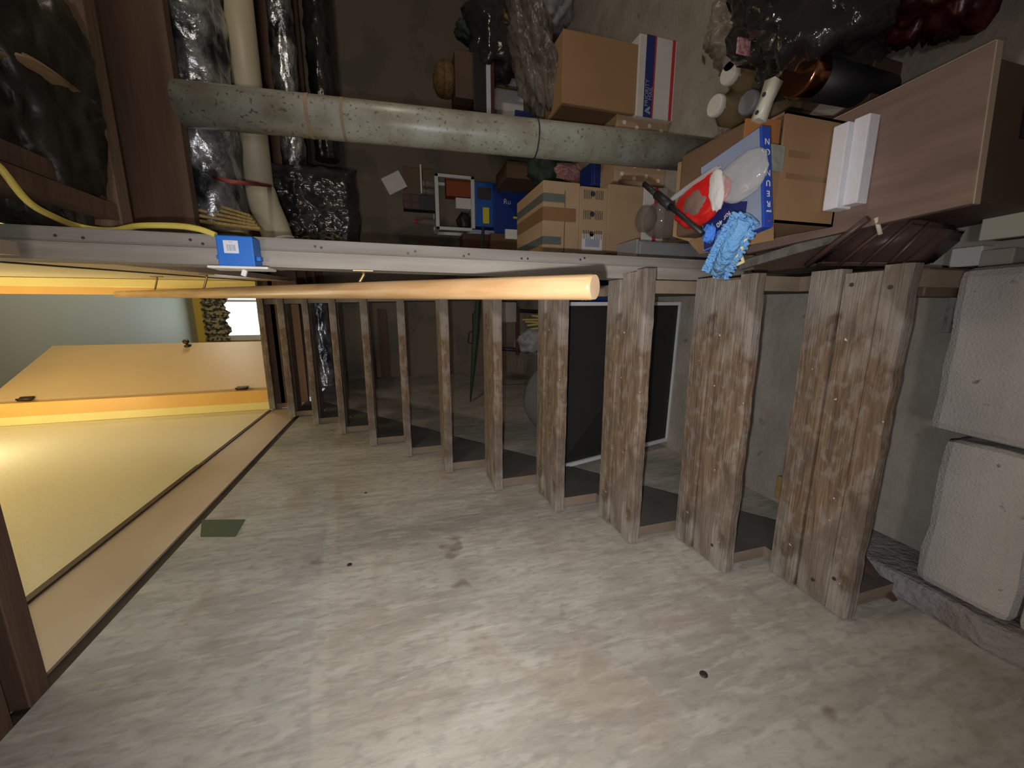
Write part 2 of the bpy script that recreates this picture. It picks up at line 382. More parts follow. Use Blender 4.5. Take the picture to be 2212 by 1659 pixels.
mb = MB(); mb.prism([(rx(y0),y0,2.561),(rx(y1),y1,2.561),(rx(y1)+.1,y1,2.561),(rx(y0)+.1,y0,2.561)], (0,0,2.2))
struct('wall_stairwell_right', mb, 'creamwall')
struct('wall_stairwell_left', MB().bb((XW-.1,.96,2.556),(XW,3.56,4.75)), 'creamwall', 'cream painted stairwell wall')
struct('wall_stairwell_near', MB().bb((XW-.1,.86,2.306),(.22,.96,4.75)), 'creamwall')
struct('ceiling_stairwell', MB().bb((XW-.1,.86,4.75),(.4,3.6,4.85)), 'creamwall')
# door wall with its opening
OX0, OX1, OY0, OY1, OZ = -.66, .120, 3.55, 3.66, 4.42
struct('wall_door_side', MB().bb((XW-.1,OY0,2.54),(OX0,OY1,4.75)).bb((OX1+.0,OY0,2.54),(.45,OY1,4.75)).bb((OX0,OY0,OZ),(OX1,OY1,4.75)), 'creamwall')
mb = MB(); mb.bb((XW+.001,OY0-.02,2.545),(-.738,OY0-.001,OZ+.06),.003).bb((.168,OY0-.02,2.545),(.228,OY0-.001,OZ+.06),.003).bb((XW+.001,OY0-.02,OZ+.03),(.228,OY0-.001,OZ+.09),.003)
struct('trim_6', mb, 'yellowtrim', 'yellow door casing')
mb = MB(); mb.bb((-.738,OY0-.014,2.545),(-.640,OY0+.03,OZ)).bb((OX1-.003,OY0-.014,2.545),(.168,OY0+.03,OZ)).bb((OX0,OY0-.01,OZ-.006),(OX1,OY1+.01,OZ+.01))
struct('trim_7', mb, 'orangetrim', 'orange painted door jamb')
# kitchen
KY, KZ = 7.75, 4.74
struct('floor_kitchen', MB().bb((-3,3.56,2.47),(3,KY,ZF)), 'darkwood', 'edge of the kitchen floor at the stair head')
struct('ceiling_kitchen', MB().bb((-3,3.66,KZ),(3,KY+.1,KZ+.1)), 'kitceil', 'grey green kitchen ceiling')
wx0, wx1, wz0, wz1 = -.43, .75, 3.72, 4.45
struct('wall_kitchen', MB().bb((-3,KY,ZF),(wx0,KY+.12,KZ)).bb((wx1,KY,ZF),(3,KY+.12,KZ)).bb((wx0,KY,ZF),(wx1,KY+.12,wz0)).bb((wx0,KY,wz1),(wx1,KY+.12,KZ)), 'yellowwall', 'yellow kitchen wall around the window')
struct('wall_kitchen_left', MB().bb((-3.1,3.56,ZF),(-3,KY,KZ)), 'yellowwall')
struct('wall_kitchen_right', MB().bb((3,3.56,ZF),(3.1,KY,KZ)), 'yellowwall')
struct('wall_kitchen_near', MB().bb((-3,3.6,ZF),(XW-.1,3.66,KZ)).bb((.45,3.6,ZF),(3,3.66,KZ)), 'yellowwall')
wn = tag(bpy.data.objects.new('window_1', None), 'bright kitchen window seen through the open door', None, None, 'structure'); COL.objects.link(wn)
mb = MB()
for a,b in (((wx0-.07,KY-.03,wz0-.06),(wx0+.02,KY+.05,wz1+.05)),((wx1-.02,KY-.03,wz0-.06),(wx1+.07,KY+.05,wz1+.05)),((wx0-.07,KY-.03,wz1-.02),(wx1+.07,KY+.05,wz1+.06)),((wx0-.1,KY-.07,wz0-.08),(wx1+.1,KY+.05,wz0)),((.15,KY-.0,wz0),(.19,KY+.05,wz1))): mb.bb(a,b,.004)
mb.build('window_frame','white',wn)
MB().bb((wx0,KY+.06,wz0),(wx1,KY+.066,wz1)).build('window_pane','glass',wn)
# valance curtain
n = 90; mb = MB(); top=[];bot=[]
for k in range(n+1):
    x = -.50+1.3*k/n; yy = KY-.06-.022*math.sin(k*.9)-.01*math.sin(k*2.3)
    top.append(mb.bm.verts.new((x,yy+.01,4.60+.01*math.sin(k*.9)))); bot.append(mb.bm.verts.new((x,yy-.012,4.235+.03*math.sin(k*.35)+.012*math.sin(k*1.1))))
for k in range(n): mb.bm.faces.new((top[k],top[k+1],bot[k+1],bot[k])).smooth = True
o = tag(mb.build('window_valance','valance'), 'black and tan patterned ruffled valance over the kitchen window', 'curtain')
sm = o.modifiers.new('s','SOLIDIFY'); sm.thickness = .004
# open door leaf
hx, hy = -.632, 3.60; fx, fy = -.289, 4.275
dl = math.hypot(fx-hx, fy-hy); ang = math.atan2(fy-hy, fx-hx)
dr = bpy.data.objects.new('door_1', None); COL.objects.link(dr); dr.location = (hx,hy,2.555); dr.rotation_euler = (0,0,ang); tag(dr, 'tan painted door standing open into the kitchen', None, None, 'structure')
MB().bb((.012,-.0,0),(dl,.035,1.79),.002).build('door_leaf','doorpaint',dr)
for z in (.20,1.56):
    MB().bb((-.014,-.012,z-.04),(.03,.0,z+.04),.002).tube([(-.004,-.012,z-.045),(-.004,-.012,z+.045)],.007).build('door_hinge','hinge',dr)
mb = MB(); mb.lathe([(.028,0),(.028,.004),(.011,.008),(.010,.025),(.022,.034),(.027,.046),(.022,.058),(.004,.062)], (dl-.055,0,.80), 20, (0,-1,0))
mb.build('door_knob','hinge',dr)
# joists, trimmer and subfloor (all part of the house frame)
mb = MB()
for y in (-2.0,-1.6,-1.2,-.8,-.4,0.0,.4): mb.bb((XW,y,ZJ),(4.5,y+.045,ZF-.02))
mb.bb((XW,.82,ZJ),(4.5,.865,ZF-.02)); mb.bb((XW,.905,ZJ),(.2,.95,ZF-.02))
struct('ceiling_joists_near', mb, 'joist')
mb = MB()
for y in (1.95,2.35,2.75,3.15): mb.bb((.30,y,ZJ),(4.5,y+.045,ZF-.02))
for y in (3.56,3.95,4.35,4.75): mb.bb((XW,y,ZJ),(4.5,y+.045,ZF-.05))
struct('ceiling_joists', mb, 'joist', 'dark brown floor joists overhead')
struct('trim_8', MB().bb((.24,1.475,ZJ-.005),(4.5,1.53,ZF-.02),.003), 'joistlight', 'lighter brown joist across the ceiling corner')
struct('trim_9', MB().bb((.315,.865,ZJ+.02),(.36,1.475,ZF-.02)).bb((.262,.865,ZJ),(.305,1.475,ZF-.02)), 'joist', 'doubled header beside the stair opening')
struct('ceiling', MB().bb((.24,.86,ZF-.03),(4.5,3.56,ZF-.005)).bb((XW,-2.2,ZF-.03),(4.5,.86,ZF-.005)).bb((XW,3.56,ZF-.1),(4.5,YB,ZF-.07)), 'subfloor', 'dark underside of the floor boards')
struct('ceiling_upper_floor', MB().bb((.27,.86,ZF),(4.6,3.6,ZF+.03)).bb((-1,-2.3,ZF),(4.6,.86,ZF+.03)), 'subfloor')
struct('trim_10', MB().bb((-.97,4.80,1.62),(.02,4.86,1.72)), 'joist', 'dark brace board against the back wall')
# ================================================================ STAIRS
TY = [.587,.826,1.041,1.317,1.565,1.82,2.100,2.340,2.638,2.918,3.185,3.50]
TZ = [.426,.583,.771,.933,1.12,1.31,1.500,1.698,1.903,2.112,2.329,2.550]
TH = [.036,.034,.036,.038,.036,.038,.038,.040,.040,.038,.044,.046]
RXE = [.100,.096,.125,.100,.098,.096,.095,.095,.095,.095,.10,.108]
st = thing('staircase', 'weathered open-riser wooden basement staircase beside the board wall', 'staircase', (-.35,.6,0))
def tread(k):
    y, z, th = TY[k], TZ[k], TH[k]; xr = RXE[k]; dep = .215; n = 40
    mb = MB(); xl = XW+.006
    cuts = [0, .052, .135, dep] if k < 4 else [0, .07, dep]
    for i in range(len(cuts)-1):
        a, b = cuts[i]+(.0015 if i else 0), cuts[i+1]-.0015
        dz = [0, -.003, .004, 0][i] if k < 4 else [0,-.002][i]
        secs = []
        x_hi = xr - (.012 if i == 1 else 0)
        if k == 2 and i == 2: x_hi = .102
        if k == 2 and i == 1: x_hi = .120
        for j in range(n+1):
            x = xl+(x_hi-xl)*j/n
            jag = .004*noise.noise(Vector((x*14,k*7.3,0)))+.002*noise.noise(Vector((x*45,k*3.3,1))) if i == 0 else 0
            sk = (x+.35)*(-.004 if k in (0,) else 0)
            wv = .0015*noise.noise(Vector((x*6,k,i*4)))
            r = .005 if i == 0 else .002
            zz = z+dz+wv
            prof = [(a+jag, zz-th),(a+jag, zz-r*1.5),(a+jag+r, zz-r*.3),(a+jag+2.2*r, zz),(b-.002, zz),(b, zz-.002),(b, zz-th)]
            secs.append([mb.bm.verts.new((x+.35, y+p+sk-.6, q)) for p, q in prof])
        for s0, s1 in zip(secs, secs[1:]):
            m = len(s0)
            for q in range(m): mb.bm.faces.new((s0[q],s0[(q+1)%m],s1[(q+1)%m],s1[q]))
        mb.bm.faces.new(secs[0]); mb.bm.faces.new(secs[-1][::-1])
    bmesh.ops.recalc_face_normals(mb.bm, faces=mb.bm.faces[:])
    me_shift = Vector((0, TY[k]-.6, TZ[k]))
    for v in mb.bm.verts: v.co -= me_shift
    o = mb.build('tread','tread',st); o.location = me_shift
    return o
treads = [tread(k) for k in range(12)]
def stringer(xa, xb, low0, low1, kmin):
    # sawtooth board; low0/low1 = (y,z) ends of its lower edge
    pts = []
    for k in range(kmin, 12):
        zb = TZ[k-1]-TH[k-1] if k else .0
        yc = TY[k]+(.03 if k<11 else .04)
        pts.append((yc, max(zb,0))); pts.append((yc, TZ[k]-TH[k]))
    pts.append((TY[11]+.055, TZ[11]-TH[11]))
    pts.append(low1); pts.append(low0)
    mb = MB(); mb.prism([(xa+.35, p[0]-.6, p[1]) for p in pts], (xb-xa,0,0)); mb.bm.normal_update()
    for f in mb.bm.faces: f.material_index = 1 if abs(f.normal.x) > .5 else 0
    return mb
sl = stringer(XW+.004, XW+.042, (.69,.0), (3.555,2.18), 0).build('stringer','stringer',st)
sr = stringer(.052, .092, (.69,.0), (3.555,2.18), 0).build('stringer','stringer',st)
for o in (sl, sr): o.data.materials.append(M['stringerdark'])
tag(sl, 'left sawtooth stringer against the wall'); tag(sr, 'right sawtooth stringer under the tread ends')
# small marks on treads: nails and a pencilled letter
for (x,dy,k) in ((.06,.11,0),(.05,.03,0),(-.70,.04,0),(-.74,.09,0),(-.70,.16,1),(.05,.15,1),(-.73,.05,1)):
    MB().lathe([(.005,0),(.005,.0015)], (x+.35, TY[k]+dy-.6, TZ[k]+.001), 10).build('nail_head','nail',st)
# ---- post of two studs beside the stairs
post = thing('stud_post', 'tall grey post of two nailed studs at the open side of the stairs', 'post', (.15,1.18,0))
lean = .010
def stud(x0,x1,m,yb):
    zt = 2.5
    mb = MB(); f = lambda x,z: x-.15+lean*(z-1)*.8
    mb.prism([(f(x0,0),yb-1.18,0),(f(x1,0),yb-1.18,0),(f(x1,zt),yb-1.18,zt),(f(x0,zt),yb-1.18,zt)],(0,.089,0))
    bmesh.ops.bevel(mb.bm, geom=mb.bm.edges[:], offset=.003, segments=2, affect='EDGES'); return mb.build('stud',m,post)
stud(.107,.1475,'postlight',1.18); stud(.149,.181,'postwood',1.186)
for z in (2.24,2.19,1.98,1.955,1.70,1.685,1.46,1.44,1.30,1.285,1.12,1.10,.92,.905,2.36,2.34):
    MB().lathe([(.0032,0),(.0036,.001)], (.012+random.uniform(-.006,.008)+lean*(z-1)*.8, .0055, z), 8, (0,-1,0)).build('nail_head','nail',post)
# ---- handrail
ra, rb = Vector((.039,.612,1.172)), on_y(252,636,3.32)
hr = thing('handrail', 'round varnished pine handrail running up the open side of the stairs', 'handrail', tuple(ra))
d = (rb-ra)
pts = [Vector((0,0,0)), d*.002, d*.25, d*.5, d*.75, d*.99, d]
MB().tube(pts, [.0205,.022,.022,.022,.0215,.021,.014], 28).build('rail','railwood',hr)
MB().tube([d.normalized()*-.0006, d.normalized()*.0004], .0208, 28).build('cut_end','railend',hr)
p_ = d*.235+Vector((-.0135,-.017,-.001)); MB().tube([p_,p_+d*.022],.0022,8).build('scratch','mopyellow',hr)
def bracket(t, wx, wy=0, drop=.04):
    p = d*t; w_ = Vector((wx-ra.x, p.y+wy, p.z-drop-.02))
    mb = MB(); mb.tube([p+Vector((0,0,-.020)), p+Vector((.006,.0,-.036)), w_+Vector((-.012,0,.0)), w_], .0045, 10)
    mb.box(tuple(w_+Vector((-.001,0,0))), (.004,.022,.055), None, .001); mb.box(tuple(p+Vector((0,0,-.022))),(.014,.05,.004),None,.001)
    return mb.build('bracket','brass',hr)
tt = (1.21-ra.y)/d.y; bracket(tt, .112+0.0)
for yy in (2.15,2.75): bracket((yy-ra.y)/d.y, rx(yy)-.002)
# ---- blue switch box on the post
p0, p1 = on_y(463,507,1.12), on_y(552,576,1.12)
eb = thing('switch_box', 'bright blue electrical switch box with barcode label on the post', 'switch box', (p1.x,1.12,p1.z))
bw, bh = p0.x-p1.x, p0.z-p1.z
MB().bb((0,0,0),(bw,.058,bh),.003).build('box_body','bluebox',eb)
MB().bb((.2*bw,.01,-.010),(.36*bw,.03,0),.002).build('mounting_tab','bluebox',eb); MB().bb((bw*.24,.01,bh),(bw*.36,.03,bh+.007),.002).build('mounting_tab','bluebox',eb)
MB().bb((bw*.42,-.0012,bh*.40),(bw*.84,0,bh*.80),.0005).build('barcode_label','label',eb)
mb = MB(); x0,z0 = bw*.50,bh*.48; random.seed(3)
zz = z0
while zz < bh*.72: wd = random.choice((.0012,.002,.0009)); mb.bb((x0,-.0018,zz),(bw*.70,-.0010,zz+wd)); zz += wd+random.choice((.0012,.0018))
mb.bb((bw*.775,-.0018,bh*.55),(bw*.79,-.0010,bh*.65))
mb.build('barcode','greyink',eb)
MB().bb((-.0065,-.012,-.03),(-.0005,.06,bh+.02),.002).build('switch_plate','white',eb)
MB().box((-.014,.022,bh*.42),(.016,.010,.011),Matrix.Rotation(.35,3,'Y'),.002).build('toggle','white',eb)
# yellow cable
pts = [on_z(-30,345,2.27),on_z(0,362,2.26),on_z(60,435,2.25),on_z(120,470,2.25),on_y(175,490,1.30),on_y(240,498,1.27),on_y(300,488,1.21),on_y(380,488,1.17),on_y(430,495,1.15),on_y(466,508,1.145)]
sm_ = []
for i in range(len(pts)-1):
    for t in range(6):
        p_ = pts[max(i-1,0)]; q_ = pts[i]; r2 = pts[i+1]; s_ = pts[min(i+2,len(pts)-1)]; u = t/6
        sm_.append(.5*((2*q_)+(-p_+r2)*u+(2*p_-5*q_+4*r2-s_)*u*u+(-p_+3*q_-3*r2+s_)*u**3))
sm_.append(pts[-1])
tag(MB().tube(sm_, .007, 10).build('electric_cable','cable'), 'yellow electrical cable drooping from the joists to the blue switch box', 'cable')
# ================================================================ PIPES AND DUCTS
def pipe(name,label,pts,r,m): return tag(MB().tube(pts,r,32).build(name,m),label,'pipe')
pf, pt = Vector((.735,1.69,0)), Vector((.744,1.852,2.215))
vp = thing('drain_pipe','thick dirty grey upright plastic drain pipe standing on the floor','pipe',tuple(pf))
dv = pt-pf
MB().tube([dv*0,dv*.3,dv*.6,dv],.074,36).build('pipe','pvc',vp)
def band(t0,t1,r,m,name='stain_band'): return MB().tube([dv*t0,dv*t1],r,36,False).build(name,m,vp)
band(.80,.806,.0755,'rust'); band(.395,.398,.076,'ink','joint_ring'); band(.745,.75,.0746,'rust')
h0,h1 = on_z(505,-60,2.11), on_z(562,425,2.11)
h2 = h1+(on_y(590,480,h1.y+.02)-h1)*1.0
hp = thing('waste_pipe','yellowed plastic pipe hung level under the joists with an elbow','pipe',tuple(h1))
e0 = (h0-h1)
MB().tube([e0,e0*.5,Vector((0,0,0))],.062,32).build('pipe','pvctan',hp)
e1 = (on_y(572,445,h1.y)-h1); e2=(on_y(590,485,h1.y-.01)-h1); e3=(on_y(603,520,h1.y-.02)-h1); e4=(on_y(628,575,h1.y-.03)-h1)
MB().tube([e0.normalized()*.03,e1,e2,e3,e4],[.068,.069,.068,.067,.064],32).build('elbow','pvctan',hp)
mb = MB(); mb.tube([e3+(e4-e3)*0.0,e3+(e4-e3)*.10],.071,32); mb.build('collar','white',hp)
s0 = on_z(415,388,2.20)
MB().tube([on_z(421,389,2.25)-h1+Vector((0,-.06,-.09)), on_z(500,393,2.07)-h1, on_z(540,396,2.04)-h1, on_z(590,402,2.06)-h1], .008, 8).build('pipe_strap','redstrap',hp)
def duct(name,label,px,y0_,y1_,z,r,m,amp=.06,seed=1,n=60,flat=1.0,yy=None):
    # a long wrapped duct running across between the joists
    a, b = on_z(px[0],y0_,z), on_z(px[1],y1_,z); a.y = b.y = (a.y+b.y)/2 if yy is None else yy; mb = MB(); rings=[]; seg=40
    for i in range(n+1):
        p = a.lerp(b,i/n); ring=[]
        for k in range(seg):
            t = 2*math.pi*k/seg; dn = Vector((0,math.cos(t),math.sin(t)*flat))
            kk = noise.noise(Vector((p.x*9+seed, dn.y*2.2, dn.z*2.2+seed)))+ .6*(.4-abs(noise.noise(Vector((p.x*16+dn.y*3, dn.y*5, dn.z*5+seed*2)))*2))
            ring.append(mb.bm.verts.new(p+dn*r*(1+amp*kk)))
        rings.append(ring)
    for q, s in zip(rings, rings[1:]):
        for k in range(seg): mb.bm.faces.new((q[k],q[(k+1)%seg],s[(k+1)%seg],s[k])).smooth=True
    mb.bm.faces.new(rings[0][::-1]); mb.bm.faces.new(rings[-1])
    bmesh.ops.recalc_face_normals(mb.bm, faces=mb.bm.faces[:])
    return tag(mb.build(name,m),label,'duct')
duct('foil_duct','crinkled foil-wrapped duct between the joists above the post',(440,478),-80,500,2.245,.165,'foil',.14,2,70,.6,2.18)
duct('foil_duct','narrow foil-wrapped duct running just behind the horizontal pipe',(606,636),-80,480,2.13,.075,'foil',.16,5,90)
duct('foil_duct','thin foil-wrapped duct crossing behind the upper stair treads',(688,703),640,835,2.05,.055,'foil',.2,15,50)
o = duct('plastic_wrapped_duct','dark plastic-wrapped duct beyond the foil ones near the back wall',(680,700),-60,330,2.05,.10,'darkplastic',.2,8,60)
pz = on_y(772,440,3.0).z; px0, px1 = on_y(700,575,3.0).x, on_y(700,350,3.0).x
bl = MB(); nx, nz_ = 60, 50
for sgn in (0, 1):
    g = [[bl.bm.verts.new((0,0,0)) for _ in range(nz_+1)] for _ in range(nx+1)]
    for i in range(nx+1):
        for j in range(nz_+1):
            u, v = i/nx, j/nz_; q = Vector((u*7, v*3.2, 3+sgn*5))
            f = .06*noise.noise(q)+.045*abs(noise.noise(q*2.3))+.02*abs(noise.noise(q*6))
            edge = min(u, 1-u, v, 1)*8; edge = min(1, edge)
            g[i][j].co = Vector((px0+(px1-px0)*u+.02*noise.noise(Vector((v*6,1,sgn))), (f+.0)*(1 if sgn else -1)*edge+(.10*edge if sgn else -.10*edge), pz+.02*noise.noise(Vector((u*5,2,0)))*(1-v)+(2.262-pz)*v))
    for i in range(nx):
        for j in range(nz_): bl.bm.faces.new((g[i][j],g[i+1][j],g[i+1][j+1],g[i][j+1])).smooth = True
bmesh.ops.remove_doubles(bl.bm, verts=bl.bm.verts[:], dist=.004); bmesh.ops.recalc_face_normals(bl.bm, faces=bl.bm.faces[:])
tag(bl.build('plastic_bundle','darkplastic',None,(0,3.12,0)),'black plastic bundle hanging from the joists beside the pipe elbow','plastic sheet')
fb = thing('insulation_batt','yellow fibre insulation poking from its foil beside the pipe elbow','insulation',tuple(on_y(488,470,2.02)))
for k in range(5):
    MB().box((.018*k-.03,.01*k,.0),(.012,.05,.26-.02*k),Matrix.Rotation(.05*k+.08,3,'Y'),.004).build('fibre_layer','fiber',fb)
dk = thing('flexible_duct','fat black plastic-covered duct with tan tape in the ceiling corner','duct',tuple(on_z(60,200,2.36)))
MB().blob((0,0,0),(.34,.20,.10),.25,1.8,11,5,None,None,True).build('duct_body','duckcover',dk)
MB().blob((.02,0,-.006),(.03,.205,.104),.15,2,12,4).build('tape_band','tape',dk)

# ================================================================ FOOT OF THE STAIRS
def block(x0,x1,y0,y1,label,seed):
    mb = MB(); mb.bb((x0,y0,0),(x1,y1,.195),.022)
    bmesh.ops.subdivide_edges(mb.bm, edges=mb.bm.edges[:], cuts=4, use_grid_fill=True)
    c = Vector(((x0+x1)/2,(y0+y1)/2,0))
    for v in mb.bm.verts:
        k = noise.noise(v.co*14+Vector((seed,0,0)))*.006; v.co += Vector((k,noise.noise(v.co*11+Vector((0,seed,0)))*.007,k*.3)) ; v.co -= c
        v.co.z = max(v.co.z,0)
    o = mb.build('concrete_block','block',None,tuple(c)); tag(o,label,'concrete block','concrete blocks at the foot of the stairs'); del o['group']
    return o
block(-.305,.098,.18,.62,'largest grey concrete block, at the stair foot, touching the tread end side',1)
block(-.715,-.318,.41,.585,'grey concrete block at the stair foot nearest the board wall and first tread',2)
block(-.715,-.318,.12,.402,'grey concrete block at the stair foot, nearest the bottom corner of the photo',3)
mb = MB(); mb.bb((XW+.001,-.2,0),(-.722,.80,.192),.012); bmesh.ops.subdivide_edges(mb.bm, edges=mb.bm.edges[:], cuts=10, use_grid_fill=True)
for v in mb.bm.verts:
    if v.co.z > .1 or v.co.x > -.75: v.co += Vector((noise.noise(v.co*12)*.01-.003, noise.noise(v.co*9)*.01, noise.noise(v.co*10)*.02))
    v.co.x = max(v.co.x, XW+.001)
struct('trim_11', mb, 'curb', 'rough mortar curb along the bottom of the board wall')
tag(MB().prism([(XW+.002,.60,.20),(XW+.002,.80,.20),(-.72,.69,.20)],(0,0,.02)).build('board_scrap','darkwood'),'dark triangular board scrap on the curb under the first tread','board')
tag(MB().bb((-.06,.645,.0),(.05,.66,.13),.003).build('painted_strip','curb'),'pale grey painted strip standing between the first tread and the blocks','board')
tag(MB().bb((.03,.62,0),(.098,.68,.30),.004).build('wood_cleat','darkwood'),'short brown cleat under the right end of the first tread','board')
tag(MB().bb((-.755,1.02,.0),(-.66,1.10,.06),.004).build('wood_offcut','stick'),'reddish wood offcut under the second tread against the wall','board')
# wall marks: nails, hole with wood patch
for (px,py,r,lb) in ((790,1065,.006,'small round nail head in the board wall nearest the upper treads'),(755,1220,.008,'round nail head in the board wall below the grey-green patch'),(1520,1457,.009,'round nail head low in the board wall, nearest the camera')):
    p = on_x(px,py,XW); tag(MB().lathe([(r,0),(r*.9,.002),(r*.35,.0022)],(0,0,0),14,(1,0,0)).build('wall_nail','nail',None,(XW,p.y,p.z)),lb,'nail')
q = [on_x(*a,XW) for a in ((436,1124),(530,1123),(508,1160),(433,1160))]
mb = MB(); mb.prism([(XW-.01,v.y,v.z) for v in q],(.0125,0,0))
tag(mb.build('wood_patch','glassgreen'),'small grey-green wood patch in the wall under the fascia','board')
# ================================================================ UNDER THE STAIRS
sp = thing('screen_panel','large black mesh screen in a thin white frame leaning behind the stairs','screen',(-.36,1.835,0))
bl_, br_ = Vector((-.755,1.845,.0)), Vector((.035,1.82,.0)); tl_, tr_ = Vector((-.757,1.645,.78)), Vector((.03,1.74,.80))
O = Vector((-.36,1.835,0))
def strip_between(a,b,wd,name,m):
    t=(b-a).normalized(); nrm=(tl_-bl_).cross(br_-bl_).normalized(); sd=t.cross(nrm)*wd/2
    mb=MB(); mb.prism([a-O-sd,a-O+sd,b-O+sd,b-O-sd],nrm*.012); return mb
mb = MB()
for a,b in ((bl_,br_),(br_,tr_),(tr_,tl_),(tl_,bl_)): 
    t=(b-a).normalized(); nrm=(tl_-bl_).cross(br_-bl_).normalized(); sd=t.cross(nrm)*.009
    mb.prism([a-O-sd,a-O+sd,b-O+sd,b-O-sd],nrm*-.012)
mb.build('frame','whiteframe',sp)
mb = MB(); mb.prism([bl_-O,br_-O,tr_-O,tl_-O],(0,.003,0)); mb.build('screen_mesh','darkscreen',sp)
tt_ = thing('storage_tote','blue plastic tote standing behind the screen panel','tote',(.16,2.25,0))
MB().bb((-.14,-.16,0),(.15,.16,.44),.012).build('tub','bluetote',tt_)
mb = MB()
for z in (.30,.36): mb.bb((-.142,-.1625,z),(.152,-.1605,z+.006))
mb.build('rib','navy',tt_); MB().bb((-.15,-.17,.44),(.16,.17,.465),.008).build('lid','bluetote',tt_)
# fabric chair
cc = on_y(1212,858,2.30)
ch = thing('padded_chair','chair with a big round grey padded back behind the lower treads','chair',(cc.x,2.30,0))
MB().blob((0,0,cc.z),(.255,.085,.265),.03,1.5,17,4).build('round_back','greycloth',ch)
MB().box((0,.22,.40),(.40,.36,.06),None,.025).build('seat','greycloth',ch)
for sx in (-.16,.16):
    for sy in (.06,.38): MB().tube([(sx*1.15,sy,0),(sx,sy,.38)],.012,10).build('leg','blackrubber',ch)
# folding stool / stack with bags
P = on_y(1118,712,3.6)
fr = thing('folding_frame','dark red and black folding frame standing at the back','frame',(P.x,3.6,0))
for x in (-.22,.16): MB().tube([(x,-.02,0),(x+.02,.0,P.z),(x+.05,.02,P.z+.3)],.018,8).build('leg','blackrubber',fr)
MB().box((-.02,0,P.z),(.46,.03,.035),None,.004).build('crossbar','redwood',fr)
MB().box((-.02,.02,P.z-.30),(.46,.22,.02),None,.004).build('shelf','stick',fr)
o = MB().blob((0,0,.14),(.13,.09,.16),.3,2,21,4,0.0).build('plastic_bag','greybag',None,(P.x-.12,3.60,P.z-.29)); tag(o,'crumpled grey-white plastic bag on the shelf of the folding frame','bag')
cs = thing('stick_packet','clear packet of pale yellow sticks standing on the folding frame','packet',(P.x+.07,3.58,P.z-.29))
for k,(x,h,z) in enumerate(((-.02,.2,0),(-.06,.16,.0),(.025,.25,.0),(.0,.22,.0),(.055,.15,.0))): MB().box((x,.0,h/2),(.018,.02,h),Matrix.Rotation(.05*(k-2),3,'Y'),.003).build('stick','corn',cs)
o = MB().bb((-.10,-.05,0),(.09,.06,.22),.01).build('paper_sack','greypaper',None,(P.x+.17,3.62,P.z+.018)); tag(o,'stained pale paper sack resting on the red crossbar','sack')
wb = thing('kindling_bundle','bundle of split wooden sticks lying on the floor behind the stairs','bundle',tuple(on_z(1132,902,.03)),.35)
wb.location.z = 0
for k in range(9):
    MB().box((0,(k%3-1)*.035,.02+.032*(k//3)),(.40,.026,.024),Matrix.Rotation(.05*(k%4-1.5),3,'Z'),.003).build('stick','stick',wb)
a_, b_2 = on_y(1033,640,3.3), on_y(1016,872,3.3)
um = thing('long_reach_tool','dark long-handled tool with a trigger grip hanging behind the stairs','tool',tuple(a_))
dd = b_2-a_
MB().tube([dd*-.6,dd*0,dd*.3,dd*.55,dd*.85,dd],[.012,.016,.03,.022,.012,.004],12).build('shaft','greenbag',um)
MB().box(tuple(dd*.22+Vector((0,0,.01))),(.13,.03,.05),None,.01).build('grip','blackrubber',um)
MB().tube([dd*.32+Vector((0,0,.02)),dd*.33+Vector((0,0,.06)),dd*.42+Vector((0,0,.06)),dd*.43+Vector((0,0,.02))],.005,8).build('trigger_guard','blackrubber',um)

# ================================================================ PILE AGAINST THE BACK WALL
def ybox(px0,px1,py0,py1,y,dep,name,label,cat,m,base=None,bev=.004,rz=0,group=None,single=False):
    """box whose face at distance y spans these heights (px) and widths (py); rests at base"""
    pc = (py0+py1)/2
    zt, zb = on_y(px0,pc,y).z, on_y(px1,pc,y).z
    xr, xl = on_y((px0+px1)/2,py0,y).x, on_y((px0+px1)/2,py1,y).x
    if base is not None: zb = base
    cx = (xl+xr)/2; wd = xr-xl; h = zt-zb
    if single:
        o = MB().bb((-wd/2,0,0),(wd/2,dep,h),bev).build(name,m,None,(cx,y,zb)); o.rotation_euler=(0,0,rz); return tag(o,label,cat,group), wd, h
    t = thing(name,label,cat,(cx,y,zb),rz,group)
    MB().bb((-wd/2,0,0),(wd/2,dep,h),bev).build('body',m,t)
    return t, wd, h
def topz(t,h): return t.location.z+h
# --- stack with the white cart (far, centre)
t1,w1,h1_ = ybox(1067,1125,400,505,3.95,.42,'storage_tote','dark blue storage tote with white lettering below the bright blue box','tote','bluetote',0)
text('Ru','lettering',.07,(w1*.16,-.001,h1_*.74),(0,0,-1),(1,0,0),'label',t1)
MB().bb((-.08,-.002,h1_*.45),(-.06,0,h1_*.62)).build('yellow_strip','yellowtag',t1)
t2,w2,h2_ = ybox(1027,1066,394,490,3.97,.34,'tool_case','bright blue box with a yellow label on the dark blue tote','box','brightblue',topz(t1,h1_))
MB().bb((-w2*.42,-.002,h2_*.25),(-w2*.06,0,h2_*.60)).build('yellow_label','yellowtag',t2)
MB().bb((w2*.12,-.002,h2_*.12),(w2*.38,0,h2_*.88)).build('dark_panel','ink',t2)
zc = topz(t2,h2_)
fa, fb2 = on_y(938,373,4.0), on_y(1027,500,4.0)
ct = thing('white_frame_rack','white open rectangular frame rack on the bright blue box','rack',((fa.x+fb2.x)/2,4.0,zc))
W_, H_ = abs(fa.x-fb2.x), fa.z-zc
mb = MB()
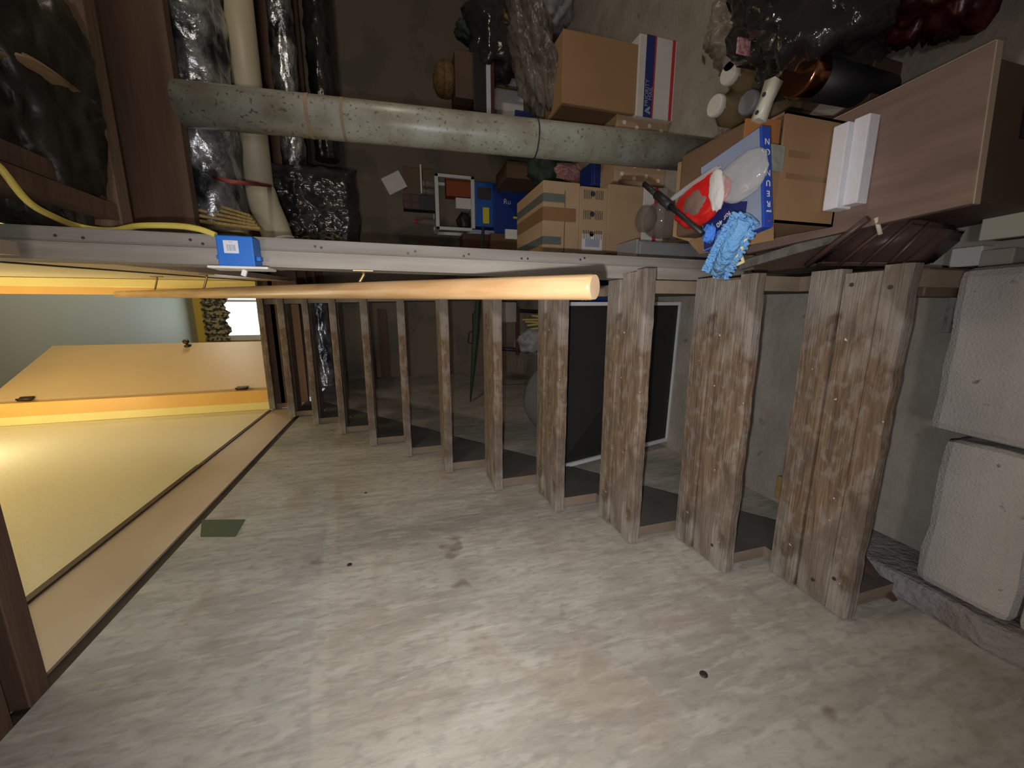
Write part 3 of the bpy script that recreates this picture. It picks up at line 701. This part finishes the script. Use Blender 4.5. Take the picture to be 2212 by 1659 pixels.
for yy in (0,.26):
    mb.bb((-W_/2,yy,0),(-W_/2+.03,yy+.03,H_),.003).bb((W_/2-.03,yy,0),(W_/2,yy+.03,H_),.003)
    mb.bb((-W_/2,yy,H_-.035),(W_/2,yy+.03,H_),.003).bb((-W_/2,yy,0),(W_/2,yy+.03,.035),.003)
for x in (-W_/2,W_/2-.03): mb.bb((x,0,H_-.035),(x+.03,.29,H_),.003).bb((x,0,0),(x+.03,.29,.035),.003)
mb.build('frame','whiteframe',ct)
MB().bb((-W_/2+.01,.02,H_-.03),(W_/2-.01,.27,H_-.015)).build('top_shelf','greyplastic',ct)
MB().bb((-W_/2+.01,.02,.01),(W_/2-.01,.27,.03)).build('bottom_shelf','greypaper',ct)
xc = ct.location.x; zs = zc+.03; ztop = zc+H_-.015
def onto(name,label,cat,m,x,y,z,wd,dp,h,rz=0,bev=.003): 
    o = MB().bb((-wd/2,-dp/2,0),(wd/2,dp/2,h),bev).build(name,m,None,(x,y,z)); o.rotation_euler=(0,0,rz); return tag(o,label,cat)
p = on_y(1005,405,4.08); onto('rust_red_box','rust red card box inside the white rack','box','brick',p.x,4.1,zs,.20,.12,.24)
p = on_y(1005,442,4.08); onto('paper_stack','stack of pale papers beside the rust red box in the rack','papers','paper',p.x,4.1,zs,.10,.12,.15)
o = MB().blob((0,0,.06),(.09,.05,.08),.3,2,31,3,0).build('dark_pouch','blackrubber',None,(on_y(1010,480,4.1).x,4.1,zs)); tag(o,'small dark pouch at the left inside the white rack','pouch')
p = on_y(905,442,4.1); bk = thing('box_set','tall black box set with dark red panels standing on the white rack','box',(p.x,4.1,ztop))
MB().bb((-.06,-.06,0),(.075,.06,.31),.003).build('case','blackrubber',bk)
mb=MB()
for z in (.17,.25): mb.bb((-.05,-.062,z),(.0,-.06,z+.06)).bb((.01,-.062,z),(.065,-.06,z+.06))
mb.build('red_panel','redwood',bk)
p = on_y(915,480,4.08); bt = thing('clear_bottle','clear bottle with a red cap on the white rack','bottle',(p.x,4.08,ztop))
MB().lathe([(.03,0),(.034,.01),(.034,.13),(.014,.17),(.013,.19)],(0,0,0),20).build('bottle','jar',bt); MB().lathe([(.016,.19),(.016,.22)],(0,0,0),14).build('cap','redstripe',bt)
for k,(py,lb) in enumerate(((398,'clear jar on the rack, farthest from the box set'),(415,'clear jar on the rack, beside the black box set'))):
    p = on_y(925,py,4.08); j = thing('glass_jar',lb,'jar',(p.x,4.08,ztop)); MB().lathe([(.03,0),(.034,.01),(.034,.09),(.026,.105)],(0,0,0),18).build('jar','jar',j); MB().lathe([(.028,.105),(.028,.12)],(0,0,0),16).build('lid','greyplastic',j)
p = on_y(900,390,4.12); tb = onto('tan_panel','thin tan board standing upright on the white rack','board','brownleather',p.x,4.18,ztop,.26,.02,.30)
p = on_y(918,387,4.1); onto('white_stick','thin white stick lying across the jars','stick','white',p.x,4.11,ztop+.125,.26,.02,.015)
p = on_y(865,384,4.14); o = onto('white_card','tilted blank white card propped on top of the tan board','card','paper',p.x,4.155,ztop+.30,.16,.012,.19); o.rotation_euler=(0,-.5,0)
p = on_y(1017,510,4.0); o = onto('blue_house_card','light blue card with a pointed end leaning left of the white rack','card','gamesky',p.x,3.94,0,.10,.05,.02)
bpy.data.objects.remove(o)
hc = on_y(1030,510,3.96); bh_ = thing('pointed_blue_box','pale blue pointed box with a white dot at the left of the rack','box',(hc.x,3.96,topz(t1,h1_)))
mb=MB(); zz=hc.z-topz(t1,h1_); mb.prism([(-.06,0,0),(.06,0,0),(.06,0,zz+.04),(0,0,zz+.11),(-.06,0,zz+.04)],(0,.08,0)); mb.build('body','gamesky',bh_)
MB().lathe([(.015,0),(.015,.002)],(0,0,zz),14,(0,-1,0)).build('dot','white',bh_)
ybox(1060,1125,505,545,3.9,.3,'brown_box','dark brown box on the floor left of the blue tote, behind the post','box','carddark',0,single=True)
ybox(1000,1058,505,548,3.95,.2,'dark_red_case','dark red-brown case on top of the dark brown box','case','redwood',on_y(1060,525,3.9).z,single=True)
o,_,_ = ybox(1092,1098,470,540,3.6,.03,'white_batten','white upright batten standing in front of the brown box','batten','white',0,single=True)
o.scale.x=.3
# --- cardboard boxes in the middle
def cbox(px0,px1,py0,py1,y,dep,label,m,base,tapes=True,rz=0):
    t,wd,h = ybox(px0,px1,py0,py1,y,dep,'cardboard_box',label,'box',m,base,.003,rz)
    return t,wd,h
a4,w4,h4 = cbox(1387,1452,405,552,1.98,.36,'white carton with a red stripe and black script, lowest of the box stack','paper',0)
a3,wc,hc_ = cbox(1312,1387,400,548,1.98,.40,'plain tan cardboard box on the white carton in the box stack','cardlight',topz(a4,h4))
a2,wb_,hb = cbox(1252,1312,404,548,1.985,.40,'cardboard box printed with small black leaf drawings, under the taped box','cardlight',topz(a3,hc_))
a1,wa,ha = cbox(1173,1251,392,546,1.99,.46,'tan cardboard box with dark tape strips, topmost of the box stack behind the post','cardlight',topz(a2,hb))
MB().bb((-wa/2,-.0015,ha*.40),(wa*.38,0,ha*.42)).build('fold_line','carddark',a1)
mb=MB()
for x,l in ((.27,.6),(-.33,.5)): mb.bb((wa*x-.02,-.002,ha*(1-l)),(wa*x+.02,0,ha)).bb((wa*x-.02,0,ha),(wa*x+.02,.45,ha+.002))
mb.build('dark_tape','tealtape',a1)
MB().bb((-.05*wa,-.0018,ha*.1),(.14*wa,0,ha)).bb((-.05*wa,0,ha),(.14*wa,.45,ha+.0018)).build('packing_tape','packtape',a1)
random.seed(5)
for r in range(3):
    mb = MB()
    for c_ in range(2):
        x0=-wb_*.28+wb_*.30*r; z0=hb*(.18+.42*c_)
        for q in range(5): mb.bb((x0,-.0015,z0+q*.010),(x0+.045,0,z0+q*.010+.003))
    mb.lathe([(.014,0),(.014,.0015)],(-wb_*.20+wb_*.30*r,-.0,hb*.55),10,(0,-1,0))
    mb.build('leaf_print','ink',a2)
MB().bb((-wb_*.46,-.0015,hb*.15),(-wb_*.20,0,hb*.9)).build('photo_label','paper',a2); MB().bb((-wb_*.40,-.0025,hb*.25),(-wb_*.28,-.0015,hb*.78)).build('photo_print','greyink',a2)
MB().bb((-w4/2,-.0015,h4*.42),(w4/2,0,h4*.56)).build('red_stripe','redstripe',a4)
text('VA','lettering',.05,(-.02,-.001,h4*.26),(1,0,0),(0,0,1),'ink',a4); text('M','lettering',.04,(.03,-.001,h4*.76),(1,0,0),(0,0,1),'greyink',a4)
# jar and grey bin in front of the white carton
gb = thing('grey_bin','tall narrow grey plastic bin on the floor left of the clear jar','bin',(.275,1.72,0))
MB().bb((-.045,-.08,0),(.045,.08,.40),.012).build('bin_body','greyplastic',gb); MB().bb((-.05,-.085,.4),(.05,.085,.415),.004).build('rim','greyplastic',gb)
p = on_y(1425,480,1.66); onto('low_brown_box','low brown box under the clear ribbed jar, mostly behind the open carton','box','carddark',p.x+.01,1.66,0,.20,.20,.185)
jr = thing('plastic_jar','large clear ribbed plastic jar with a round lid in front of the white carton','jar',(p.x,1.63,.186)); jr.scale=(.9,.9,.9)
MB().lathe([(.075,0),(.088,.01),(.09,.05),(.082,.06),(.09,.075),(.09,.12),(.083,.13),(.086,.15),(.075,.175),(.055,.19)],(0,0,0),36).build('jar_body','jar',jr)
MB().lathe([(.058,.19),(.062,.195),(.062,.235),(.05,.245),(.0,.246)],(0,0,0),32).build('lid','jar',jr)
# boxes behind the drain pipe
c1,_,hc1 = cbox(1095,1195,352,388,3.55,.4,'dark brown cardboard box with open top behind the taped box and pipe','carddark',0)
o = MB().blob((0,0,.18),(.13,.12,.2),.3,2,41,4,0).build('green_bag','greenbag',None,(on_y(1215,372,3.3).x,3.3,0)); tag(o,'dark green cloth bag slumped between boxes behind the pipe','bag')
o = MB().blob((0,0,.12),(.06,.05,.13),.4,2,42,3,0).build('red_cloth','pinkred',None,(on_y(1240,388,3.2).x,3.05,0)); tag(o,'bit of faded red cloth beside the dark green bag','cloth')
p = on_y(1280,385,2.2); o = thing('storage_tote','small navy tote squeezed between the box stack, the dotted box and the pipe','tote',(p.x+.03,2.22,0)); MB().bb((-.06,0,0),(.06,.15,p.z-.015),.01).build('tub','navy',o); MB().bb((-.064,-.004,p.z-.015),(.064,.154,p.z),.004).build('rim','bluetote',o)
pd,wp,hp_ = ybox(1330,1443,240,397,2.02,.16,'dotted_box','brown gift box with white polka dots behind the pipe','box','cardlight',0)
mb=MB(); random.seed(9)
for i in range(6):
    for j in range(4): mb.lathe([(.011,0),(.011,.0015)],(-wp*.44+wp*.176*i+(.03 if j%2 else 0)*.6,0,hp_*(.14+.24*j)),12,(0,-1,0))
mb.build('polka_dots','lidwhite',pd)
# --- big brown box on the priority carton
pr,wp2,hp2 = ybox(1378,1470,80,258,1.99,.30,'mailing_carton','white mailing carton with navy and red stripes below the big brown box','box','paper',0)
MB().bb((-wp2/2,-.0015,hp2*.60),(wp2/2,0,hp2*.82)).build('navy_stripe','navy',pr)
MB().bb((-wp2/2,-.0016,hp2*.56),(wp2/2,0,hp2*.595)).bb((-wp2/2,-.0016,hp2*.05),(wp2/2,0,hp2*.13)).build('red_stripe','redstripe',pr)
mb=MB()
mb.prism([(-wp2*.46,-.003,hp2*.64),(-wp2*.43,-.003,hp2*.64),(-wp2*.41,-.003,hp2*.78),(-wp2*.43,-.003,hp2*.78)],(0,.001,0)); mb.prism([(-wp2*.43,-.003,hp2*.70),(-wp2*.38,-.003,hp2*.64),(-wp2*.36,-.003,hp2*.66),(-wp2*.41,-.003,hp2*.78)],(0,.001,0))
mb.build('emblem','greyink',pr)
text('PRIORITY','lettering',.03,(-wp2*.20,-.0015,hp2*.75),(1,0,0),(0,0,1),'greyink',pr); text('MAIL','lettering',.03,(-wp2*.20,-.0015,hp2*.65),(1,0,0),(0,0,1),'greyink',pr)
bg,wg,hg = cbox(1215,1378,78,235,2.0,.42,'big brown cardboard box stacked on the white mailing carton','cardboard',topz(pr,hp2))
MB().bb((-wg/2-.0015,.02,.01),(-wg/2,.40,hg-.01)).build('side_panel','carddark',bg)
MB().prism([(-wg/2,0,hg),(wg/2,0,hg),(wg/2,-.05,hg+.05),(-wg/2,-.05,hg+.05)],(0,.004,.002)).build('flap','cardlight',bg)
bpy.data.objects.remove([c for c in bg.children if c.name.startswith('flap')][0])
o = MB().blob((0,0,0),(.30,.15,.09),.45,2.2,51,5,None,None,True).build('clear_bag','bagfilm',None,tuple(on_y(1225,120,2.25))); tag(o,'hazy crumpled clear plastic bag slumped on the big brown box','bag')
o.location.z = topz(bg,hg)+.075; o.rotation_euler=(0,-.25,.1)
# --- dark cabinet and clutter beyond
cb = thing('open_cabinet','dark red-brown open cabinet full of papers in the far clutter','cabinet',(on_y(1150,195,3.25).x,3.3,0))
CW,CH = .62,.70
MB().bb((-CW/2,0,0),(-CW/2+.03,.35,CH)).bb((CW/2-.03,0,0),(CW/2,.35,CH)).bb((-CW/2,0,CH-.03),(CW/2,.35,CH)).bb((-CW/2,0,0),(CW/2,.35,.03)).bb((-CW/2,.33,0),(CW/2,.35,CH)).build('carcass','redwood',cb)
MB().bb((-CW/2+.03,.02,.33),(CW/2-.03,.33,.35)).build('shelf','darkwood',cb)
cx_ = cb.location.x
onto('white_board','white board standing inside the open cabinet','board','paper',cx_+.02,3.55,.35,.40,.02,.27)
onto('picture_frame','small dark blue picture in a gold frame leaning on the cabinet','picture','navy',cx_-.22,3.27,.35,.14,.02,.16)
o = onto('stick_bundle','thin dark sticks leaning across the white board in the cabinet','sticks','darkwood',cx_+.08,3.42,.35,.02,.02,.28); 
rl = MB().tube([(0,0,.055),(0,.14,.055)],.055,20).build('paper_roll','greypaper',None,(cx_-.22,3.30,.03)); tag(rl,'rolled grey paper lying at the cabinet bottom','roll')
for k in range(4): tag(MB().bb((-.05,-.04,0),(.05,.04,.03),.004).build('red_tin','redstripe',None,(cx_-.02,3.36,.03+.031*k)),'flat dark red tin in a stack of four inside the cabinet','tin','red tins stacked in the cabinet')
onto('white_lid','long white flat lid lying on top of the cabinet','sheet','whiteframe',cx_,3.42,CH,.56,.26,.035)  # a white lid laid flat across the cabinet top
onto('black_crate','black crate on the long white lid over the cabinet','crate','blackrubber',cx_+.02,3.42,CH+.035,.40,.24,.10)
bx = onto('brown_case','dark brown case with metal clasps on the black crate','case','darkwood',cx_+.06,3.42,CH+.135,.32,.22,.14)
bk2 = thing('wicker_basket','small round brown wicker basket topmost on the brown case','basket',(cx_+.06,3.42,CH+.275))
MB().lathe([(.10,0),(.12,.02),(.125,.06),(.12,.08)],(0,0,0),30).build('basket','wicker',bk2); MB().lathe([(.125,.08),(.11,.12),(.06,.15),(.0,.16)],(0,0,0),30).build('lid','wicker',bk2)
o = MB().blob((0,0,.05),(.07,.06,.06),.3,2,61,3,0).build('white_bundle','greybag',None,(cx_-.22,3.42,CH+.035)); tag(o,'white plastic bundle on the white lid beside the black crate','bag')
tt3,_,_ = ybox(1172,1235,198,280,2.95,.22,'storage_tote','deep blue tote standing at the left of the big brown box','tote','bluetote',0)
for k,(px,py,y,r,m,lb) in enumerate((
  (1075,70,3.4,(.34,.2,.24),'binbag','large black bin bag in the dark clutter beyond the cabinet'),
  (1030,75,3.5,(.08,.1,.16),'greenbag','dark green cloth bag hanging at the edge of the black bin bag'),
  (1130,45,3.0,(.05,.06,.14),'gold','dull gold wrapped bundle on the dark clutter'),
  (1160,20,3.2,(.16,.12,.10),'greenbag','black-green bag at the upper edge of the dark clutter'),
  (1165,60,2.9,(.07,.06,.07),'palegreen','pale grey-green crumpled cloth below the gold bundle'),
  (1200,20,2.8,(.12,.12,.12),'greyplastic','grey-blue soft bundle beside the pale cloth'))):
    p = on_y(px,py,y); mb = MB().blob((0,0,0),r,.3,2,70+k,4,None,None,True); tag(mb.build('clutter_bag',m,None,tuple(p)),lb,'bag')
p = on_y(1075,30,3.5); ybox(1080,1200,-60,130,3.45,.4,'dark_shelf','dark box shelf under the black bags in the far clutter','shelf','darkwood',0,single=True)
# ================================================================ NEAR STACK BESIDE THE STAIRS
tbz = .36
tc_ = thing('side_table','low taupe wood-topped table loaded with boxes beside the stairs','table',(.350,.770,0),.05)
MB().bb((-.148,-.222,tbz-.022),(.15,.42,tbz),.002).build('table_top','tablewood',tc_)
MB().bb((-.149,-.224,tbz-.020),(.151,-.2215,tbz-.001)).bb((.150,-.222,tbz-.02),(.152,.42,tbz-.0)).build('worn_edge','tableedge',tc_)
MB().bb((-.135,-.205,.02),(.14,.40,tbz-.022),.003).build('cabinet_body','darkwood',tc_)
MB().bb((.0,-.209,.10),(.11,-.205,.2)).build('drawer_front','blackrubber',tc_)
for x in (-.12,.11):
    for y in (-.19,.38): MB().bb((x,y,0),(x+.03,y+.03,.03)).build('foot','darkwood',tc_)
bw0 = thing('open_carton','open brown cardboard carton under the board game','box',(.345,.81,tbz))
ZC = .205
mb = MB().bb((-.125,0,0),(.13,.006,ZC)).bb((-.125,.294,0),(.13,.30,ZC)).bb((-.125,0,0),(-.119,.30,ZC)).bb((.124,0,0),(.13,.30,ZC)).bb((-.125,0,0),(.13,.30,.006)); mb.build('carton','cardboard',bw0)
MB().prism([(-.125,0,ZC),(.02,0,ZC),(.0,-.012,ZC+.083),(-.118,-.012,ZC+.083)],(0,.004,0)).build('front_flap','cardboard',bw0)
MB().prism([(-.125,0,ZC),(-.125,.30,ZC),(-.165,.28,ZC-.03),(-.165,.02,ZC-.03)],(0,0,.004)).build('side_flap','cardboard',bw0)
MB().prism([(-.125,.296,ZC),(.13,.296,ZC),(.11,.305,ZC+.06),(-.11,.305,ZC+.06)],(0,.004,0)).build('back_flap','cardboard',bw0)
MB().bb((-.02,-.001,ZC*.12),(-.008,0,ZC*.9)).bb((.03,-.001,ZC*.55),(.045,0,ZC*.9)).build('worn_mark','packtape',bw0)
MB().prism([(.02,.03,ZC-.02),(.125,.03,ZC-.02),(.12,.04,ZC+.08),(.03,.04,ZC+.08)],(0,.004,0)).build('inner_panel','cardorange',bw0)
MB().bb((-.118,.05,.006),(.122,.285,ZC+.07),.01).build('contents','carddark',bw0)
onto('fish_card','white and green picture card tucked at the carton front','card','palegreen',.365,.806,tbz+ZC+.0,.06,.010,.05)
sy = thing('styrofoam_block','stepped white styrofoam piece on the table in front of the carton','styrofoam',(.36,.77,tbz))
MB().bb((-.105,.0,0),(.095,.036,.052),.003).bb((-.10,-.035,0),(.10,.0,.036),.003).build('foam','styro',sy)
# board game box
g0,g1 = .185,.385; GZ=tbz+ZC+.089
gm = thing('board_game_box','blue board game box with white letters on its side, lying on the open carton','board game',(.30,.752,GZ),.16)
GW,GD,GH=.228,.185,.026
MB().bb((-GW/2,0,0),(GW/2,GD,GH),.0015).build('box_lid','gameblue',gm)
MB().bb((-GW/2+.002,.006,GH),(GW/2-.002,GD-.002,GH+.0012)).build('cover_picture','gamesky',gm)
MB().prism([(-GW/2+.003,GD*.30,GH+.0014),(-GW*.17,GD*.22,GH+.0014),(-GW*.06,GD*.55,GH+.0014),(.02,GD-.004,GH+.0014),(-GW/2+.003,GD-.004,GH+.0014)],(0,0,.0008)).build('navy_patch','gamenavy',gm)
MB().lathe([(.028,0),(.028,.0012)],(.0,GD*.80,GH+.0014),24).lathe([(.024,0),(.024,.0012)],(.035,GD*.70,GH+.0014),24).build('round_splash','navy',gm)
for i,chh in enumerate('REUNION'): text(chh,'letter',.019,(-GW*.27+i*GW*.103,-.0005,GH*.5),(0,0,1),(-1,0,0),'textwhite',gm)
text('your','small_lettering',.008,(-GW*.345,-.0005,GH*.5),(0,0,1),(-1,0,0),'textwhite',gm)
MB().lathe([(.002,0),(.002,.001)],(-GW*.44,-.0002,GH*.45),8,(0,-1,0)).build('red_dot','redstripe',gm)
text('for 40','cover_lettering',.019,(-GW*.24,GD*.60,GH+.0022),(-.38,.92,0),(-.92,-.38,0),'textwhite',gm)
text('ing the li-','cover_lettering',.014,(-GW*.36,GD*.58,GH+.0022),(-.38,.92,0),(-.92,-.38,0),'textwhite',gm)
# snack bag
SZ=GZ+GH
sn = thing('snack_bag','red snack packet with brown cookies pictured, clear film end, on the board game','packet',tuple(on_z(1525,437,SZ)),.0)
_ax = on_z(1630,370,SZ)-on_z(1490,455,SZ); sn.rotation_euler.z = math.atan2(_ax.y,_ax.x); sn.scale=(1.15,1.15,1)
MB().blob((0,0,.018),(.085,.052,.02),.12,2,81,4,.002).build('packet','red',sn)
MB().blob((-.005,0,.027),(.045,.033,.014),.1,3,82,4).build('cookie_picture','choco',sn)
MB().blob((.055,0,.026),(.022,.045,.012),.15,3,83,4).build('white_wave','paper',sn)
MB().blob((.11,0,.016),(.062,.046,.017),.12,1.6,84,4,.002).build('clear_end','clear',sn)
MB().blob((-.02,.048,.022),(.09,.008,.010),.2,3,85,3).build('sealed_edge','clear',sn)
# mop
m0 = on_z(1583,520,SZ+.02)
mp_ = thing('dust_mop','fluffy light blue dust mop with a black pole, draped over the boxes by the stairs','mop',tuple(m0))
ha_, hb_ = on_z(1548,590,SZ+.015)-m0, on_z(1612,470,SZ+.05)-m0
random.seed(12); mb=MB(); ax=(hb_-ha_)
side = ax.cross(ray(1583,520)).normalized()
for i in range(30):
    t=i/29; c=ha_+ax*t; 
    for j in range(9):
        off = side*((j-3.6)*.0056)*(1.0 if t<.8 else .8)
        a2_ = c+off; dirv=(side*((j-3.6)*.25)+Vector((random.uniform(-.3,.3),random.uniform(-.3,.3),random.uniform(-.2,.9)))).normalized()
        mb.tube([a2_,a2_+dirv*.009,a2_+dirv*.015+Vector((0,0,-.002))],[.0044,.0042,.003],6)
mb.tube([ha_+ax*.0,ha_+ax*.5,hb_],[.018,.023,.018],12)
mb.build('microfibre_head','mopblue',mp_)
MB().tube([ha_-side*.020+ax*.12,ha_-side*.023+ax*.45,ha_-side*.018+ax*.85],[.005,.008,.006],10).tube([ha_-side*.02+ax*.15,ha_-side*.042+ax*.35,ha_-side*.02+ax*.5],[.004,.005,.004],10).build('yellow_frame','mopyellow',mp_)
k0,k1 = on_z(1520,500,SZ+.03)-m0, on_z(1562,515,SZ+.025)-m0
MB().blob(tuple(k0.lerp(k1,.3)),(.022,.016,.012),.4,3,91,4).blob(tuple(k0.lerp(k1,.9)),(.018,.014,.010),.4,3,92,4).build('rope_tuft','mopdeep',mp_)
q0,q1 = on_z(1518,505,SZ+.055)-m0, on_y(1392,398,1.12)-m0
MB().tube([q0,q0.lerp(q1,.35),q0.lerp(q1,.5)],[.007,.007,.008],14).tube([q0.lerp(q1,.5),q0.lerp(q1,.75)],[.013,.013],14).tube([q0.lerp(q1,.75),q1],[.009,.008],14).build('pole','blackrubber',mp_)
q2 = on_y(1340,392,1.26)-m0
MB().tube([q1,q1.lerp(q2,.5)+Vector((0,0,.01)),q2],[.009,.008,.008],10).build('pole_extension','darkwood',mp_)
# jars in a bag, bracket, bin bags
jb = (( 1583,160,'clear amber jar with a white lid, nearer the black bin bag',1,(.78,1.46)),(1552,232,'clear amber jar with a white lid, nearer the drain pipe',1,(.70,1.45)),(1625,225,'open amber jar with a shiny metal rim beside the white bracket',0,(.66,1.33)),(1590,130,'amber jar without a white lid, at the far side of the jar group',0,(.86,1.48)))
for px,py,lb,wl,(x,y) in jb:
    zt = .30; p = on_z(px,py,zt)
    j = thing('amber_jar',lb,'jar',(p.x+.02,p.y+.03,0)); h=zt-.03
    MB().lathe([(.05,0),(.06,.01),(.062,h*.45),(.056,h*.5),(.062,h*.55),(.062,h*.85),(.036,h*.97),(.034,h)],(0,0,0),28).build('jar_body','amberjar',j)
    MB().lathe([(.036,h),(.038,h+.004),(.038,h+.022),(.034,h+.026)],(0,0,0),26).build('lid','lidwhite' if wl else 'greyplastic',j)
o = MB().blob((0,0,.10),(.09,.06,.09),.3,2,95,4,0,None,True).build('brown_bag','clearhaze',None,(.74,1.47,0)); tag(o,'brownish translucent bag around the jars beside the drain pipe','bag')
o.scale=(.8,.8,.8)
br = thing('metal_bracket','white metal bracket with two screw holes behind the board game','bracket',tuple(on_z(1638,262,.62)))
d0 = on_z(1672,175,.60)-on_z(1638,262,.62)
mb=MB(); mb.tube([(0,0,0),d0*.5,d0],[.018,.016,.02],4); mb.build('plate','lidplastic',br)
mb=MB(); mb.lathe([(.005,0),(.005,.002)],tuple(d0*.2+Vector((0,0,.013))),10).lathe([(.005,0),(.005,.002)],tuple(d0*.65+Vector((0,0,.013))),10); mb.build('screw_hole','ink',br)
onto('gingham_tag','small red and white checked tag hanging on the clear bag','tag','pinkred',*on_z(1620,104,.42),.045,.004,.05)
b1 = thing('bin_bag','big glossy black bin bag beside the low table','bag',(.93,1.0,0))
MB().blob((0,0,.24),(.25,.22,.26),.28,1.7,101,5,0,None,True).build('bag_body','binbag',b1); MB().blob((.02,.0,.48),(.08,.07,.09),.35,2.5,102,4,None,None,True).build('tied_neck','binbag',b1)
b2 = thing('red_bag','dark red glossy bag between the black bin bag and the low table','bag',(.93,.80,0))
MB().blob((0,0,.11),(.24,.15,.13),.28,1.9,103,5,0,None,True).build('bag_body','redbag',b2)
b3 = thing('clear_sack','hazy clear sack of cups between the jars and the black bin bag','bag',(1.05,1.36,0))
MB().blob((0,0,.15),(.15,.13,.16),.3,1.9,104,5,0,None,True).build('bag_body','clearhaze',b3)
cpz=.36; p=on_z(1722,160,cpz); cp = thing('copper_cup','dark cup with a bright copper rim in front of the black bin bag','cup',(p.x,p.y,0))
MB().lathe([(.04,0),(.05,.01),(.055,cpz-.06)],(0,0,0),30).build('cup_body','blackrubber',cp); MB().lathe([(.055,cpz-.06),(.057,cpz-.055),(.057,cpz-.01),(.054,cpz)],(0,0,0),30).build('rim','copper',cp)
tag(MB().prism([on_z(1748,250,.12),on_z(1785,214,.12),on_z(1830,205,.12),on_z(1862,212,.12),on_z(1800,250,.12)],(0,0,.006)).build('torn_paper','greypaper'),'torn pale paper sheet between the carton and the red bag','paper')
onto('box_underneath','low dark box under the torn paper beside the table','box','darkwood',.62,1.06,0,.22,.26,.119)
# leaves
mb=MB()
for (px,py,rz) in ((1520,128,.4),(1530,108,1.2),(1535,97,.6),(1545,112,2.)):
    p=on_z(px,py,.004); q=Matrix.Rotation(rz,3,'Z'); mb.prism([p+q@Vector((-.03,0,0)),p+q@Vector((0,-.008,0)),p+q@Vector((.03,0,0)),p+q@Vector((0,.009,0))],(0,0,.002))
tag(mb.build('fallen_leaf','leaf'),'scrap of green leaf on the floor right of the mailing carton','leaf')
# things between table and stairs
lg = thing('vinyl_bag','dark brown vinyl bag with ribs leaning between the table and the stairs','bag',(.172,.70,0))
vz=.42
poly=[on_y(1742,572,.66),on_y(1800,520,.66),on_y(1880,472,.66),on_y(2035,480,.62),on_y(2040,505,.60),on_y(1960,572,.60)]
def P2(px,py,z): return on_z(px,py,z)
tpz=.30
body=[P2(1745,574,tpz+.04),P2(1880,472,tpz+.06),P2(1960,470,tpz-.0),P2(2036,482,tpz-.06),P2(2038,505,tpz-.07),P2(1955,574,tpz-.02)]
mb=MB(); mb.prism([b-lg.location for b in body],(.0,.012,-.12)); bmesh.ops.bevel(mb.bm,geom=mb.bm.edges[:],offset=.012,segments=3,affect='EDGES'); mb.build('bag_body','vinyl',lg,None,True)
mb=MB()
for t in (.35,.6,.85):
    a=body[1].lerp(body[3],t)-lg.location; b=body[0].lerp(body[5],t)-lg.location
    mb.tube([a+Vector((0,-.002,.004)),a.lerp(b,.5)+Vector((0,-.004,.008)),b+Vector((0,-.002,.004))],.005,8)
mb.tube([body[0]-lg.location+Vector((0,0,.006)),body[0].lerp(body[1],.5)-lg.location+Vector((0,-.004,.012)),body[1]-lg.location+Vector((0,0,.006))],.008,8)
mb.build('rib','vinyl',lg)
MB().tube([body[1].lerp(body[2],.2)-lg.location+Vector((0,-.004,.012)),body[1].lerp(body[5],.35)-lg.location+Vector((0,-.004,.014))],.005,8).build('clasp','lidplastic',lg)
onto('brown_panel','mid-brown panel on the floor under the low table edge','cloth','brownleather',.33,.46,0,.42,.10,.05)  # a brown panel, built as one flat box
onto('printed_sheet','grey-blue printed sheet at the upper right corner of the photo','paper','label',.62,.46,.0,.10,.10,.18)
onto('plastic_lid','off-white plastic lid on the floor beside the vinyl bag','tray','lidplastic',.20,.585,.06,.06,.13,.02)  # a loose off-white plastic lid lying flat
onto('lid_stand','low brown block carrying the off-white plastic lid','block','carddark',.20,.585,0,.055,.12,.059)
for k,(px,py,m,lb) in enumerate(((2085,555,'paper','short pale wood scrap beside the off-white lid'),(2150,560,'greypaper','short grey wood scrap at the edge of the blocks'))):
    p=on_z(px,py,.05); onto('wood_scrap',lb,'board',m,p.x,p.y,0,.05,.06,.05)
pk = MB(); a,b = on_z(1600,574,.28), on_z(1850,500,.28)
dv2=(b-a); pk.box(tuple((a+b)/2),(dv2.length,.03,.02),dv2.to_track_quat('X','Z').to_matrix(),.002)
tag(pk.build('grey_batten','postwood'),'grey wooden batten lying between the carton and the stairs','batten')
onto('low_bin','dark low box the batten rests on, between carton and stairs','box','darkwood',.165,.95,0,.07,.35,.268)
p=on_z(1740,515,.22); onto('pale_carton','pale yellow-white carton wedged beside the dark low box','box','lidplastic',.215,.86,0,.05,.22,.235)
